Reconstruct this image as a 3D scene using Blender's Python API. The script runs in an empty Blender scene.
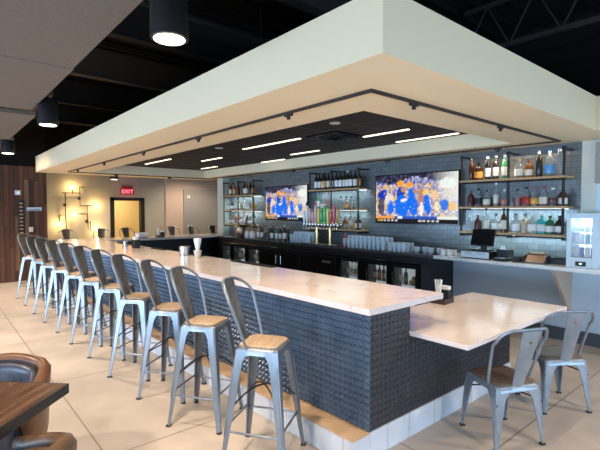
import bpy, bmesh, math, random
from math import sin, cos, pi, radians, atan2, sqrt
from mathutils import Vector, Matrix
random.seed(7)
S = bpy.context.scene
C = S.collection

# ------------------------------------------------------------------ camera
cam = bpy.data.cameras.new('camera'); cam.lens = 26.17; cam.sensor_width = 36; cam.clip_start = .05; cam.clip_end = 100
co = bpy.data.objects.new('camera', cam); C.objects.link(co)
co.location = (0, 0, 1.77); co.rotation_euler = (radians(90 - 2.062), 0, radians(-40.387))
S.camera = co
# ------------------------------------------------------------------ world, exposure
w = bpy.data.worlds.new('world'); S.world = w; w.use_nodes = True
w.node_tree.nodes['Background'].inputs[0].default_value = (.45, .62, 1, 1)
w.node_tree.nodes['Background'].inputs[1].default_value = .3
S.view_settings.view_transform = 'Standard'; S.view_settings.look = 'None'
S.view_settings.gamma = 1; S.view_settings.use_curve_mapping = False
S.view_settings.exposure = 0.6
S.cycles.max_bounces = 7; S.cycles.diffuse_bounces = 4; S.cycles.glossy_bounces = 4
S.cycles.transparent_max_bounces = 24; S.cycles.caustics_reflective = False; S.cycles.caustics_refractive = False
S.cycles.sample_clamp_indirect = 4

# ------------------------------------------------------------------ lights of the room
def area(name, loc, rot, sx, sy, power, col, spread=180):
    l = bpy.data.lights.new(name, 'AREA'); l.shape = 'RECTANGLE'; l.size = sx; l.size_y = sy
    l.energy = power; l.color = col; l.spread = radians(spread)
    o = bpy.data.objects.new(name, l); C.objects.link(o); o.location = loc; o.rotation_euler = rot
    return o
DAY = (.44, .68, 1); WARM = (1, .80, .62)
# daylight through the window band of the left wall and of the wall behind the camera
area('window_daylight', (-5.8, 4.5, 1.15), (0, radians(-90), 0), 1.6, 15, 380, DAY, 120)
area('window_daylight', (3.4, -3.8, 1.1), (radians(90), 0, 0), 8.5, 1.5, 115, DAY, 120)
def spot(name, loc, power, angle, blend=.6, rad=.06, col=WARM, rot=(0, 0, 0)):
    l = bpy.data.lights.new(name, 'SPOT'); l.energy = power; l.color = col
    l.spot_size = radians(angle); l.spot_blend = blend; l.shadow_soft_size = rad
    o = bpy.data.objects.new(name, l); C.objects.link(o); o.location = loc; o.rotation_euler = rot
    return o
PEND = [(1.19, 2.68), (1.19, 6.38), (1.19, 10.1)]
for (x, y) in PEND: spot('pendant_lamp_light', (x, y, 2.83), 160, 130)
# the same cylinder downlights over the dining side, left of the frame
for (x, y, pw) in ((-1.6, 1.2, 250), (-1.6, 4.2, 270), (-1.6, 7.6, 280), (-1.6, 11, 280), (2.6, -1.6, 150), (5.2, -1.2, 150)):
    spot('dining_downlight', (x, y, 2.9), pw, 150, rad=.09)

# ------------------------------------------------------------------ materials
def mat(name, col, rough=.5, metal=0, emit=None, es=0, alpha=1, trans=0, spec=.5, ior=1.45, coat=0):
    m = bpy.data.materials.new(name); m.use_nodes = True
    b = m.node_tree.nodes['Principled BSDF']
    b.inputs['Base Color'].default_value = (*col, 1); b.inputs['Roughness'].default_value = rough
    b.inputs['Metallic'].default_value = metal; b.inputs['Alpha'].default_value = alpha
    b.inputs['Transmission Weight'].default_value = trans; b.inputs['Specular IOR Level'].default_value = spec
    b.inputs['IOR'].default_value = ior; b.inputs['Coat Weight'].default_value = coat
    if emit: b.inputs['Emission Color'].default_value = (*emit, 1); b.inputs['Emission Strength'].default_value = es
    return m
def N(m, t, **k):
    n = m.node_tree.nodes.new(t)
    for a, v in k.items(): setattr(n, a, v)
    return n
def L(m, a, b): m.node_tree.links.new(a, b)
def ramp(m, fac, stops):
    r = N(m, 'ShaderNodeValToRGB'); e = r.color_ramp.elements
    while len(e) < len(stops): e.new(.5)
    for i, (p, c) in enumerate(stops): e[i].position = p; e[i].color = (*c, 1)
    L(m, fac, r.inputs[0]); return r.outputs[0]
def bsdf(m): return m.node_tree.nodes['Principled BSDF']
def noisy(name, c1, c2, scale, rough, metal=0, stretch=(1, 1, 1), detail=4, rr=None, bump=0, **k):
    m = mat(name, c1, rough, metal, **k)
    tc = N(m, 'ShaderNodeTexCoord'); mp = N(m, 'ShaderNodeMapping'); mp.inputs['Scale'].default_value = stretch
    L(m, tc.outputs['Object'], mp.inputs[0])
    n = N(m, 'ShaderNodeTexNoise'); n.inputs['Scale'].default_value = scale; n.inputs['Detail'].default_value = detail
    L(m, mp.outputs[0], n.inputs[0])
    L(m, ramp(m, n.outputs[0], [(.35, c1), (.68, c2)]), bsdf(m).inputs['Base Color'])
    if rr:
        q = N(m, 'ShaderNodeMapRange'); q.inputs[3].default_value = rr[0]; q.inputs[4].default_value = rr[1]
        L(m, n.outputs[0], q.inputs[0]); L(m, q.outputs[0], bsdf(m).inputs['Roughness'])
    if bump:
        b = N(m, 'ShaderNodeBump'); b.inputs['Strength'].default_value = bump; b.inputs['Distance'].default_value = .01
        L(m, n.outputs[0], b.inputs['Height']); L(m, b.outputs[0], bsdf(m).inputs['Normal'])
    return m
def math_(m, op, a, b=None):
    n = N(m, 'ShaderNodeMath', operation=op)
    if hasattr(a, 'default_value'): L(m, a, n.inputs[0])
    else: n.inputs[0].default_value = a
    if b is not None:
        if hasattr(b, 'default_value'): L(m, b, n.inputs[1])
        else: n.inputs[1].default_value = b
    return n.outputs[0]
def mixc(m, fac, a, b):
    n = N(m, 'ShaderNodeMix', data_type='RGBA')
    L(m, fac, n.inputs[0])
    for v, s in ((a, 6), (b, 7)):
        if hasattr(v, 'default_value'): L(m, v, n.inputs[s])
        else: n.inputs[s].default_value = (*v, 1)
    return n.outputs[2]

def joints(m, sx, sy, ox, oy, half, coord='Object'):
    """1 on the joint lines of a grid in x,y"""
    tc = N(m, 'ShaderNodeTexCoord'); sp = N(m, 'ShaderNodeSeparateXYZ'); L(m, tc.outputs[coord], sp.inputs[0])
    out = None
    for i, (s, o) in enumerate(((sx, ox), (sy, oy))):
        if not s: continue
        f = math_(m, 'PINGPONG', math_(m, 'SUBTRACT', sp.outputs[i], o), s / 2)
        g = math_(m, 'LESS_THAN', f, half)
        out = g if out is None else math_(m, 'MAXIMUM', out, g)
    return out, sp

M = {}
# floor: large pale concrete look tiles
m = noisy('floor_tile', (.40, .345, .285), (.53, .46, .39), 1.6, .42, rr=(.32, .6), detail=7, spec=.35)
jj, _ = joints(m, 1.75, 1.75, .93, 1.467, .007)
src = bsdf(m).inputs['Base Color'].links[0].from_socket
L(m, mixc(m, jj, src, (.24, .20, .16)), bsdf(m).inputs['Base Color']); M['floor'] = m
M['matblack'] = mat('rubber_black', (.012, .012, .012), .8)
# soffit paint
M['soffit'] = mat('soffit_paint', (.82, .69, .46), .75, spec=.2)
M['deck'] = mat('dark_deck_paint', (.009, .008, .0075), .9, spec=.2)
M['beam'] = mat('dark_beam_paint', (.030, .027, .025), .75, spec=.2)
M['lit_beam_duct'] = mat('brown_lit_beam_and_duct', (.08, .06, .045), .75)  # lamplight put into one beam's brown; the duct shares the colour
m = mat('dark_ceiling_tile', (.035, .033, .032), .8, spec=.25); jj, _ = joints(m, .61, .61, .0, .2, .009)
L(m, mixc(m, jj, (.050, .043, .042), (.15, .12, .10)), bsdf(m).inputs['Base Color']); M['tile_ceiling'] = m
M['cloud'] = noisy('grey_acoustic_panel', (.15, .13, .105), (.175, .15, .125), 30, .9)
M['black'] = mat('black_powder_coat', (.008, .0075, .0075), .45)
M['blackgloss'] = mat('black_gloss', (.008, .008, .010), .12)
M['trackm'] = mat('track_black', (.02, .015, .012), .5)
M['lamp'] = mat('lamp_glow', (1, .9, .75), .5, emit=(1, .84, .56), es=1.5)
M['lens'] = mat('lens_glow', (1, .9, .8), .5, emit=(1, .86, .70), es=5)
M['bulb'] = mat('bulb_glow', (1, .8, .5), .5, emit=(1, .68, .30), es=22)
# walls
M['wall_grey'] = mat('greige_paint', (.37, .355, .285), .75)
M['wall_warm'] = mat('warm_beige_paint', (.55, .43, .33), .75)
M['wall_pale'] = mat('pale_paint', (.60, .61, .52), .7)
M['wall_blue'] = mat('pale_grey_paint', (.55, .68, .78), .6)
M['panel_grey'] = mat('grey_panel_paint', (.30, .29, .26), .7)
M['yellow'] = mat('yellow_hall_paint', (.66, .52, .29), .7)
M['base_slate'] = mat('slate_baseboard', (.06, .08, .10), .5)
M['white'] = mat('white_plastic', (.75, .75, .73), .45)
M['cream'] = mat('cream_plastic', (.7, .66, .58), .5)
# stone
def stone(name, a, b, v, rough):
    m = noisy(name, a, b, 2.2, rough, detail=8, spec=.5)
    tc = N(m, 'ShaderNodeTexCoord'); n = N(m, 'ShaderNodeTexNoise'); n.inputs['Scale'].default_value = 1.3
    n.inputs['Detail'].default_value = 6; n.inputs['Distortion'].default_value = 1.2
    L(m, tc.outputs['Object'], n.inputs[0])
    f = math_(m, 'ABSOLUTE', math_(m, 'SUBTRACT', n.outputs[0], .5)); g = math_(m, 'LESS_THAN', f, .006)
    g = math_(m, 'MULTIPLY', g, .45)
    src = bsdf(m).inputs['Base Color'].links[0].from_socket
    L(m, mixc(m, g, src, v), bsdf(m).inputs['Base Color']); return m
M['quartz'] = stone('white_quartz', (.66, .56, .50), (.76, .66, .60), (.40, .34, .32), .16)
M['palestone'] = stone('pale_counter_stone', (.62, .68, .70), (.74, .79, .80), (.4, .42, .44), .16)
M['darkstone'] = noisy('dark_stone', (.05, .045, .045), (.10, .085, .08), 14, .18)
# pyramid cladding
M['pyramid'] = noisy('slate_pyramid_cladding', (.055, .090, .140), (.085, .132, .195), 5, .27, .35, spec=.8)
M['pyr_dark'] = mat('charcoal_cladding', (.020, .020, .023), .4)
m = noisy('step_tile_white', (.50, .53, .56), (.62, .65, .68), 3, .4)
jj, _ = joints(m, .61, .61, .1, .25, .004); src = bsdf(m).inputs['Base Color'].links[0].from_socket
L(m, mixc(m, jj, src, (.3, .32, .34)), bsdf(m).inputs['Base Color']); M['step_side'] = m
M['step_top'] = noisy('step_tile_tan', (.46, .31, .18), (.58, .41, .25), 6, .4, detail=6)
# metal stools
M['gunmetal'] = noisy('brushed_gunmetal', (.20, .225, .25), (.30, .33, .355), 9, .34, .7, rr=(.28, .45), stretch=(1, 1, .3))
M['gun_brown'] = noisy('aged_gunmetal_splat', (.13, .12, .105), (.24, .225, .205), 12, .36, .75, rr=(.28, .45), stretch=(3, 3, .6))
M['chairgrey'] = noisy('grey_metal_paint', (.20, .235, .265), (.26, .295, .325), 8, .34, .45)
M['seatwood'] = noisy('light_wood_seat', (.32, .225, .14), (.47, .35, .23), 7, .45, stretch=(9, 1, 1), detail=6)
M['seatdark'] = noisy('brown_wood_seat', (.09, .062, .045), (.17, .12, .085), 7, .4, stretch=(9, 1, 1), detail=6)
M['rubber'] = mat('rubber_foot', (.02, .02, .02), .7)
M['brace'] = mat('black_brace', (.025, .025, .028), .4, .5)
M['leather'] = noisy('brown_leather', (.085, .035, .016), (.15, .064, .028), 5, .32, rr=(.25, .45), bump=.15)
M['leather_in'] = noisy('dark_navy_leather', (.035, .04, .06), (.06, .07, .10), 9, .25, rr=(.2, .4), bump=.3)
M['olive_leather'] = noisy('olive_brown_leather', (.075, .042, .02), (.12, .068, .033), 5, .3, rr=(.28, .42), bump=.15)
m = noisy('plank_table_wood', (.055, .028, .017), (.12, .062, .036), 3, .2, stretch=(1.2, 9, 1), detail=5, rr=(.15, .3)); M['tablewood'] = m
M['tableedge'] = mat('table_edge_black', (.02, .018, .017), .35)
M['pipe'] = mat('black_iron_pipe', (.03, .028, .027), .45, .6)
M['shelfwood'] = noisy('pine_shelf', (.42, .25, .11), (.60, .38, .18), 6, .5, stretch=(1, .2, 1))
M['steel'] = mat('stainless_steel', (.62, .62, .62), .25, 1)
M['brass'] = mat('brass', (.65, .45, .18), .25, 1)
M['cooler'] = mat('black_cooler', (.012, .013, .015), .3)
M['coolin'] = mat('cooler_liner', (.55, .58, .6), .5, emit=(.8, .95, 1), es=.25)
M['fridgebody'] = mat('pale_blue_fridge', (.50, .62, .68), .4)
M['fridgelight'] = mat('fridge_backlight', (.8, .85, 1), .5, emit=(.62, .74, 1), es=1.1)
M['led'] = mat('led_strip', (1, 1, 1), .5, emit=(.70, .90, 1), es=2)
M['glass'] = mat('clear_glass', (.72, .84, .90), .05, alpha=.38, spec=.8)
M['bottleglass'] = mat('bottle_glass', (.32, .34, .33), .08, alpha=.34, spec=.8)
M['pane'] = mat('door_glass', (.7, .8, .85), .03, alpha=.12, spec=.8)
M['win'] = mat('window_glass', (.75, .85, 1), .03, alpha=.15, spec=.8)
M['red'] = mat('exit_red', (.8, .05, .06), .5, emit=(1, .14, .20), es=2.2)
M['redbody'] = mat('exit_housing_red', (.16, .02, .025), .5)
M['signsilver'] = mat('silver_sign', (.5, .52, .52), .35, .5)
M['straw'] = mat('straw_white', (.85, .84, .8), .5)
M['napkin'] = mat('napkin_white', (.8, .79, .76), .8)
M['brownplastic'] = mat('brown_caddy_plastic', (.05, .032, .026), .4)
M['tan'] = noisy('tan_menu_wood', (.42, .26, .15), (.55, .36, .22), 8, .5)
M['lemon'] = mat('lemon_yellow', (.75, .6, .05), .5)
M['orange'] = mat('orange_plastic', (.8, .3, .04), .5)
def pal(name, c, **k):
    M[name] = mat('finish_' + name, c, k.pop('rough', .25), **k)
for n_, c_ in dict(amber=(.26, .085, .02), honey=(.48, .25, .05), darkbot=(.016, .014, .012), brownbot=(.09, .03, .012), greenbot=(.03, .17, .07),
                   blue=(.10, .30, .60), teal=(.07, .42, .44), pink=(.42, .17, .12), redliq=(.42, .03, .03), purple=(.10, .035, .03),
                   cream_l=(.72, .66, .52), white_l=(.78, .78, .74), orange_l=(.75, .36, .06), black_l=(.03, .03, .03), tan_l=(.52, .40, .26),
                   cap_black=(.02, .02, .02), cap_gold=(.5, .33, .1), cap_red=(.4, .05, .04), cap_white=(.75, .74, .7), green_h=(.10, .42, .12),
                   red_h=(.55, .08, .10), yellow_h=(.75, .6, .10), pink_h=(.68, .38, .36), white_h=(.8, .8, .77), blue_h=(.08, .16, .45)).items():
    pal(n_, c_)

# weathered vertical planks
m = mat('reclaimed_planks', (.1, .06, .04), .65)
tc = N(m, 'ShaderNodeTexCoord'); sp = N(m, 'ShaderNodeSeparateXYZ'); L(m, tc.outputs['Object'], sp.inputs[0])
col = math_(m, 'FLOOR', math_(m, 'MULTIPLY', sp.outputs[0], 9.5))
wn = N(m, 'ShaderNodeTexWhiteNoise', noise_dimensions='1D'); L(m, col, wn.inputs['W'])
row = math_(m, 'FLOOR', math_(m, 'ADD', math_(m, 'MULTIPLY', sp.outputs[2], .75), math_(m, 'MULTIPLY', wn.outputs[0], 5)))
wn2 = N(m, 'ShaderNodeTexWhiteNoise', noise_dimensions='2D'); cb = N(m, 'ShaderNodeCombineXYZ')
L(m, col, cb.inputs[0]); L(m, row, cb.inputs[1]); L(m, cb.outputs[0], wn2.inputs['Vector'])
base = ramp(m, wn2.outputs[0], [(0, (.04, .02, .013)), (.25, (.17, .06, .025)), (.5, (.035, .020, .015)), (.7, (.33, .14, .06)), (.85, (.07, .04, .03)), (1, (.36, .20, .11))])
mp = N(m, 'ShaderNodeMapping'); mp.inputs['Scale'].default_value = (30, 30, 1.5); L(m, tc.outputs['Object'], mp.inputs[0])
nn = N(m, 'ShaderNodeTexNoise'); nn.inputs['Scale'].default_value = 1; nn.inputs['Detail'].default_value = 6; L(m, mp.outputs[0], nn.inputs[0])
g = math_(m, 'LESS_THAN', math_(m, 'FRACT', math_(m, 'MULTIPLY', sp.outputs[0], 9.5)), .07)
mx = mixc(m, math_(m, 'MULTIPLY', nn.outputs[0], .9), base, (.05, .03, .02))
L(m, mixc(m, g, mx, (.008, .006, .005)), bsdf(m).inputs['Base Color']); M['planks'] = m

# back bar wall tile: small glazed tiles
m = mat('glazed_back_tile', (.2, .26, .3), .18, spec=.7)
tc = N(m, 'ShaderNodeTexCoord'); sp = N(m, 'ShaderNodeSeparateXYZ'); L(m, tc.outputs['Object'], sp.inputs[0])
cb = N(m, 'ShaderNodeCombineXYZ'); L(m, sp.outputs[1], cb.inputs[0]); L(m, sp.outputs[2], cb.inputs[1])
br = N(m, 'ShaderNodeTexBrick'); L(m, cb.outputs[0], br.inputs['Vector'])
br.inputs['Scale'].default_value = 1; br.inputs['Brick Width'].default_value = .15; br.inputs['Row Height'].default_value = .075
br.inputs['Mortar Size'].default_value = .0035; br.inputs['Color1'].default_value = (.13, .145, .145, 1)
br.inputs['Color2'].default_value = (.165, .185, .185, 1); br.inputs['Mortar'].default_value = (.085, .10, .11, 1)
L(m, br.outputs['Color'], bsdf(m).inputs['Base Color'])
bp = N(m, 'ShaderNodeBump'); bp.inputs['Strength'].default_value = .35; bp.inputs['Distance'].default_value = .004
L(m, br.outputs['Fac'], bp.inputs['Height']); bp.invert = True; L(m, bp.outputs[0], bsdf(m).inputs['Normal']); M['backtile'] = m

# tv screen: vertex colours that give off light
m = bpy.data.materials.new('tv_screen'); m.use_nodes = True; m.node_tree.nodes.clear()
o_ = N(m, 'ShaderNodeOutputMaterial'); e_ = N(m, 'ShaderNodeEmission'); a_ = N(m, 'ShaderNodeVertexColor', layer_name='picture')
L(m, a_.outputs[0], e_.inputs[0]); e_.inputs[1].default_value = .72; L(m, e_.outputs[0], o_.inputs[0]); M['screen'] = m

# ------------------------------------------------------------------ mesh helpers
class MB:
    def __init__(s): s.v = []; s.f = []
    def add(s, vs, fs):
        n = len(s.v); s.v += [tuple(v) for v in vs]; s.f += [tuple(i + n for i in f) for f in fs]; return s
    def box(s, x0, x1, y0, y1, z0, z1, rot=0, c=(0, 0)):
        vs = [(x, y, z) for z in (z0, z1) for x, y in ((x0, y0), (x1, y0), (x1, y1), (x0, y1))]
        if rot:
            vs = [(c[0] + (x - c[0]) * cos(rot) - (y - c[1]) * sin(rot), c[1] + (x - c[0]) * sin(rot) + (y - c[1]) * cos(rot), z) for x, y, z in vs]
        return s.add(vs, [(0, 3, 2, 1), (4, 5, 6, 7), (0, 1, 5, 4), (1, 2, 6, 5), (2, 3, 7, 6), (3, 0, 4, 7)])
    def prism(s, poly, z0, z1):
        n = len(poly)
        a = sum(poly[i][0] * poly[(i + 1) % n][1] - poly[(i + 1) % n][0] * poly[i][1] for i in range(n))
        if a < 0: poly = poly[::-1]
        vs = [(x, y, z0) for x, y in poly] + [(x, y, z1) for x, y in poly]
        return s.add(vs, [tuple(range(n))[::-1], tuple(range(n, 2 * n))] + [(i, (i + 1) % n, n + (i + 1) % n, n + i) for i in range(n)])
    def tube(s, pts, r, seg=8, closed=False, rs=None):
        pts = [Vector(p) for p in pts]; n = len(pts); rings = []; up = None
        for i, p in enumerate(pts):
            a = pts[(i - 1) % n] if (i or closed) else p; b = pts[(i + 1) % n] if (i < n - 1 or closed) else p
            d = (b - a).normalized()
            if up is None: up = Vector((0, 0, 1)) if abs(d.z) < .9 else Vector((1, 0, 0))
            sx = d.cross(up)
            if sx.length < 1e-4: sx = d.cross(Vector((1, 0, 0)))
            sx.normalize(); up = sx.cross(d).normalized(); rr = rs[i] if rs else r
            rings.append([p + (sx * cos(t) + up * sin(t)) * rr for t in (2 * pi * k / seg for k in range(seg))])
        vs = [q for g in rings for q in g]; fs = []
        for i in range(n if closed else n - 1):
            j = (i + 1) % n
            for k in range(seg): fs.append((i * seg + k, i * seg + (k + 1) % seg, j * seg + (k + 1) % seg, j * seg + k))
        if not closed: fs += [tuple(range(seg))[::-1], tuple((n - 1) * seg + k for k in range(seg))]
        return s.add(vs, fs)
    def lathe(s, prof, c=(0, 0, 0), seg=12):
        n = len(prof)
        vs = [(c[0] + r * cos(2 * pi * k / seg), c[1] + r * sin(2 * pi * k / seg), c[2] + z) for r, z in prof for k in range(seg)]
        fs = [(i * seg + k, i * seg + (k + 1) % seg, (i + 1) * seg + (k + 1) % seg, (i + 1) * seg + k) for i in range(n - 1) for k in range(seg)]
        fs += [tuple(range(seg))[::-1], tuple((n - 1) * seg + k for k in range(seg))]
        return s.add(vs, fs)
    def grid(s, P):
        n, q = len(P), len(P[0])
        return s.add([p for r in P for p in r], [(i * q + j, i * q + j + 1, (i + 1) * q + j + 1, (i + 1) * q + j) for i in range(n - 1) for j in range(q - 1)])
    def solidgrid(s, P, Q):
        """two matching grids closed along their border"""
        n, q = len(P), len(P[0]); k = n * q
        vs = [p for r in P for p in r] + [p for r in Q for p in r]; fs = []
        for i in range(n - 1):
            for j in range(q - 1):
                a, b, c, d = i * q + j, i * q + j + 1, (i + 1) * q + j + 1, (i + 1) * q + j
                fs += [(a, b, c, d), (k + d, k + c, k + b, k + a)]
        ring = [j for j in range(q)] + [i * q + q - 1 for i in range(1, n)] + [(n - 1) * q + j for j in range(q - 2, -1, -1)] + [i * q for i in range(n - 2, 0, -1)]
        for a, b in zip(ring, ring[1:] + ring[:1]): fs.append((b, a, k + a, k + b))
        return s.add(vs, fs)
def obj(name, mb, m, parent=None, smooth=False, bevel=0, subs=0):
    me = bpy.data.meshes.new(name); me.from_pydata(mb.v, [], mb.f); me.materials.append(M[m] if isinstance(m, str) else m)
    bm = bmesh.new(); bm.from_mesh(me); bmesh.ops.recalc_face_normals(bm, faces=bm.faces); bm.to_mesh(me); bm.free()
    o = bpy.data.objects.new(name, me); C.objects.link(o); o.parent = parent
    if smooth:
        for p in me.polygons: p.use_smooth = True
        if smooth != 'all': me.set_sharp_from_angle(angle=radians(42))
    if bevel:
        b = o.modifiers.new('bevel', 'BEVEL'); b.width = bevel; b.segments = 2; b.limit_method = 'ANGLE'
    if subs:
        b = o.modifiers.new('subsurf', 'SUBSURF'); b.levels = b.render_levels = subs
    return o
def tag(o, label, cat, group=None):
    o['label'] = label; o['category'] = cat
    if group: o['group'] = group
    return o
def thing(name, label, cat, loc=(0, 0, 0), rz=0, group=None):
    o = bpy.data.objects.new(name, None); C.objects.link(o); o.empty_display_size = .1
    o.location = loc; o.rotation_euler = (0, 0, rz); return tag(o, label, cat, group)
def struct(name, mb, m, **k):
    o = obj(name, mb, m, **k); o['kind'] = 'structure'; return o
def dup(r, loc, rz=None, label=None, group=None, scale=None):
    def cp(o, par):
        c = o.copy(); C.objects.link(c); c.parent = par
        for ch in list(o.children): cp(ch, c)
        return c
    c = cp(r, None); c.location = loc
    if rz is not None: c.rotation_euler = (0, 0, rz)
    if label: c['label'] = label
    if group: c['group'] = group
    if scale: c.scale = scale
    return c
ORD = ['', 'first', 'second', 'third', 'fourth', 'fifth', 'sixth', 'seventh', 'eighth', 'ninth', 'tenth', 'eleventh', 'twelfth', 'thirteenth', 'fourteenth', 'fifteenth', 'sixteenth']

# ================================================================== SETTING
XW = 6.5; ZS = 2.655; ZD = 4.3; X0, X1, Y0, Y1 = -6.0, 9.6, -4.0, 14.5
struct('floor', MB().box(X0, X1, Y0, Y1 + 4, -.12, 0), 'floor')
struct('ceiling', MB().box(X0, X1, Y0, Y1 + 4, ZD, ZD + .12), 'deck')
# left wall with a window band (outside the frame), wall behind the camera likewise
def window_wall(name, axis, c, a0, a1, n):
    mb = MB(); t = .15
    def b(u0, u1, z0, z1):
        if axis == 'x': mb.box(c - t, c, u0, u1, z0, z1)
        else: mb.box(u0, u1, c - t, c, z0, z1)
    b(a0, a1, 0, .35); b(a0, a1, 2.75, ZD)
    st = (a1 - a0) / n
    for i in range(n + 1):
        u = a0 + i * st; b(max(a0, u - .12), min(a1, u + .12), .35, 2.75)
    struct(name, mb, 'wall_pale')
    for i in range(n):
        mb = MB(); u0 = a0 + i * st + .12; u1 = a0 + (i + 1) * st - .12
        for q in ((u0, u1, .35, .40), (u0, u1, 2.70, 2.75), (u0, u0 + .05, .40, 2.70), (u1 - .05, u1, .40, 2.70)):
            if axis == 'x': mb.box(c - .1, c - .03, *q)
            else: mb.box(q[0], q[1], c - .1, c - .03, q[2], q[3])
        wn_[0] += 1
        f = struct('window_%d' % wn_[0], mb, 'black')
        mb = MB()
        if axis == 'x': mb.box(c - .075, c - .065, u0 + .05, u1 - .05, .40, 2.70)
        else: mb.box(u0 + .05, u1 - .05, c - .075, c - .065, .40, 2.70)
        g_ = obj('window_pane', mb, 'win', f)
wn_ = [0]
window_wall('wall_left', 'x', X0, Y0, Y1, 8)
window_wall('wall_front', 'y', Y0, X0, X1, 7)
# back bar wall (right side of the picture): painted lower part, glazed tile above the counter
struct('wall_right', MB().box(XW, XW + .15, Y0, 1.967, 0, 3.0), 'wall_blue')
struct('wall_right_upper', MB().box(XW, XW + .15, Y0, 11.05, 3.0, ZD), 'deck')
struct('wall_back_bar', MB().box(XW, XW + .15, 1.967, 10.75, 0, 1.05), 'wall_blue')
struct('wall_tile', MB().box(XW, XW + .15, 1.967, 10.75, 1.05, 3.0), 'backtile')
struct('trim_1', MB().box(XW - .012, XW, 1.795, 1.967, 1.07, ZS), 'wall_pale')
struct('baseboard_right', MB().box(XW - .02, XW, Y0, 3.7, 0, .17), 'base_slate')
struct('trim_2', MB().box(6.30, XW + .15, 10.75, 11.05, 0, 3.0), 'wall_pale')
struct('wall_side', MB().box(X1 - .1, X1, Y0, Y1, 0, ZD), 'wall_grey')
# far wall, with the doorway to a yellow hall
DX0, DX1, DZ = 4.42, 5.47, 2.13
struct('wall_far', MB().box(1.9, DX0, Y1, Y1 + .15, 0, 2.9).box(DX1, X1, Y1, Y1 + .15, 0, 2.9).box(DX0, DX1, Y1, Y1 + .15, DZ, 2.9), 'wall_grey')
struct('wall_far_upper', MB().box(1.9, X1, Y1, Y1 + .15, 2.9, ZD), 'deck')
struct('trim_3', MB().box(6.22, 6.86, Y1 - .06, Y1, 0, 2.9), 'wall_warm')
struct('trim_4', MB().box(6.86, 8.2, Y1 - .12, Y1, 0, 2.48), 'panel_grey', bevel=.01)
struct('trim_5', MB().box(6.86, 8.2, Y1 - .06, Y1, 2.48, 2.9), 'wall_warm')
struct('dark_opening_strip', MB().box(8.24, 8.36, Y1 - .1, Y1, .6, 1.6), 'black')  # black strip stands in for the darkness of a slim opening
hall = struct('wall_hall', MB().box(DX0 - 1.2, DX1 + 1.6, Y1 + 2.2, Y1 + 2.35, 0, 3).box(DX0 - 1.2, DX0 - 1.05, Y1 + .15, Y1 + 2.2, 0, 3).box(DX1 + 1.45, DX1 + 1.6, Y1 + .15, Y1 + 2.2, 0, 3), 'yellow')
struct('ceiling_hall', MB().box(DX0 - 1.2, DX1 + 1.6, Y1 + .15, Y1 + 2.35, 2.7, 2.8), 'wall_pale')
area('hall_light', (DX0 + .6, Y1 + 1.1, 2.65), (0, 0, 0), .6, .6, 45, (1, .78, .45))
mb = MB()
for a, b_ in ((DX0 - .02, DX0 + .10), (DX1 - .10, DX1 + .02)): mb.box(a, b_, Y1 - .04, Y1 + .16, 0, DZ)
mb.box(DX0 - .02, DX1 + .02, Y1 - .04, Y1 + .16, DZ - .08, DZ + .02)
d = struct('door_1', mb, 'black')
obj('door_leaf', MB().box(DX0 + .10, DX0 + .15, Y1 + .16, Y1 + 1.0, 0, DZ - .1), 'black', d)
obj('door_handle', MB().tube([(DX0 + .17, Y1 + .88, 1.0), (DX0 + .20, Y1 + .88, 1.0), (DX0 + .20, Y1 + .76, 1.0)], .012), 'steel', d)
# reclaimed wood wall at the left
mb = MB(); random.seed(3); x = X0
while x < 2.29:
    k = math.floor(x * 9.5 + 1.0001) / 9.5; k = min(k, 2.29); dd = random.choice((0, 0, .012, .02))
    mb.box(x, k, 12.6 - dd, 12.8, 0, 2.83); x = k
struct('wall_wood', mb, 'planks')
struct('wall_wood_upper', MB().box(X0, 2.29, 12.62, 12.8, 2.83, ZD), 'deck')
struct('wall_wood_return', MB().box(2.14, 2.29, 12.8, Y1, 0, 2.9), 'wall_grey')
struct('wall_return_upper', MB().box(2.14, 2.29, 12.8, Y1, 2.9, ZD), 'deck')

# ------------------------------------------------------------------ soffit over the bar
sx0, sy0, sy1 = 1.976, 1.60, 12.1; ox0, ox1, oy0, oy1, oz = 3.0, 5.98, 2.64, 11.2, 2.862; sx1 = 5.705; ft = 3.03
t = .05
mb = MB()
mb.box(sx0, ox0, sy0, sy1, ZS, ZS + t).box(ox0, XW, sy0, oy0, ZS, ZS + t).box(ox1, XW, oy0, sy1, ZS, ZS + t).box(ox0, ox1, oy1, sy1, ZS, ZS + t)
mb.box(sx1, XW, Y0, sy0, ZS, ZS + t)                       # arm that runs on along the wall, toward the camera
mb.box(sx0, sx0 + t, sy0, sy1, ZS + t, ft).box(sx0 + t, sx1 + t, sy0, sy0 + t, ZS + t, ft).box(sx1, sx1 + t, Y0, sy0, ZS + t, ft)
mb.box(sx0 + t, XW, sy1 - t, sy1, ZS + t, ft)
mb.box(sx0 + t, XW, sy0 + t, sy1 - t, ft - .05, ft).box(sx1 + t, XW, Y0, sy0 + t, ft - .05, ft)
mb.box(ox0 - .03, ox0, oy0, oy1, ZS + t, oz).box(ox1, ox1 + .03, oy0, oy1, ZS + t, oz).box(ox0 - .03, ox1 + .03, oy0 - .03, oy0, ZS + t, oz).box(ox0 - .03, ox1 + .03, oy1, oy1 + .03, ZS + t, oz)
struct('ceiling_soffit', mb, 'soffit')
struct('ceiling_recess', MB().box(ox0, ox1, oy0, oy1, oz, oz + .02), 'tile_ceiling')

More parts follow.
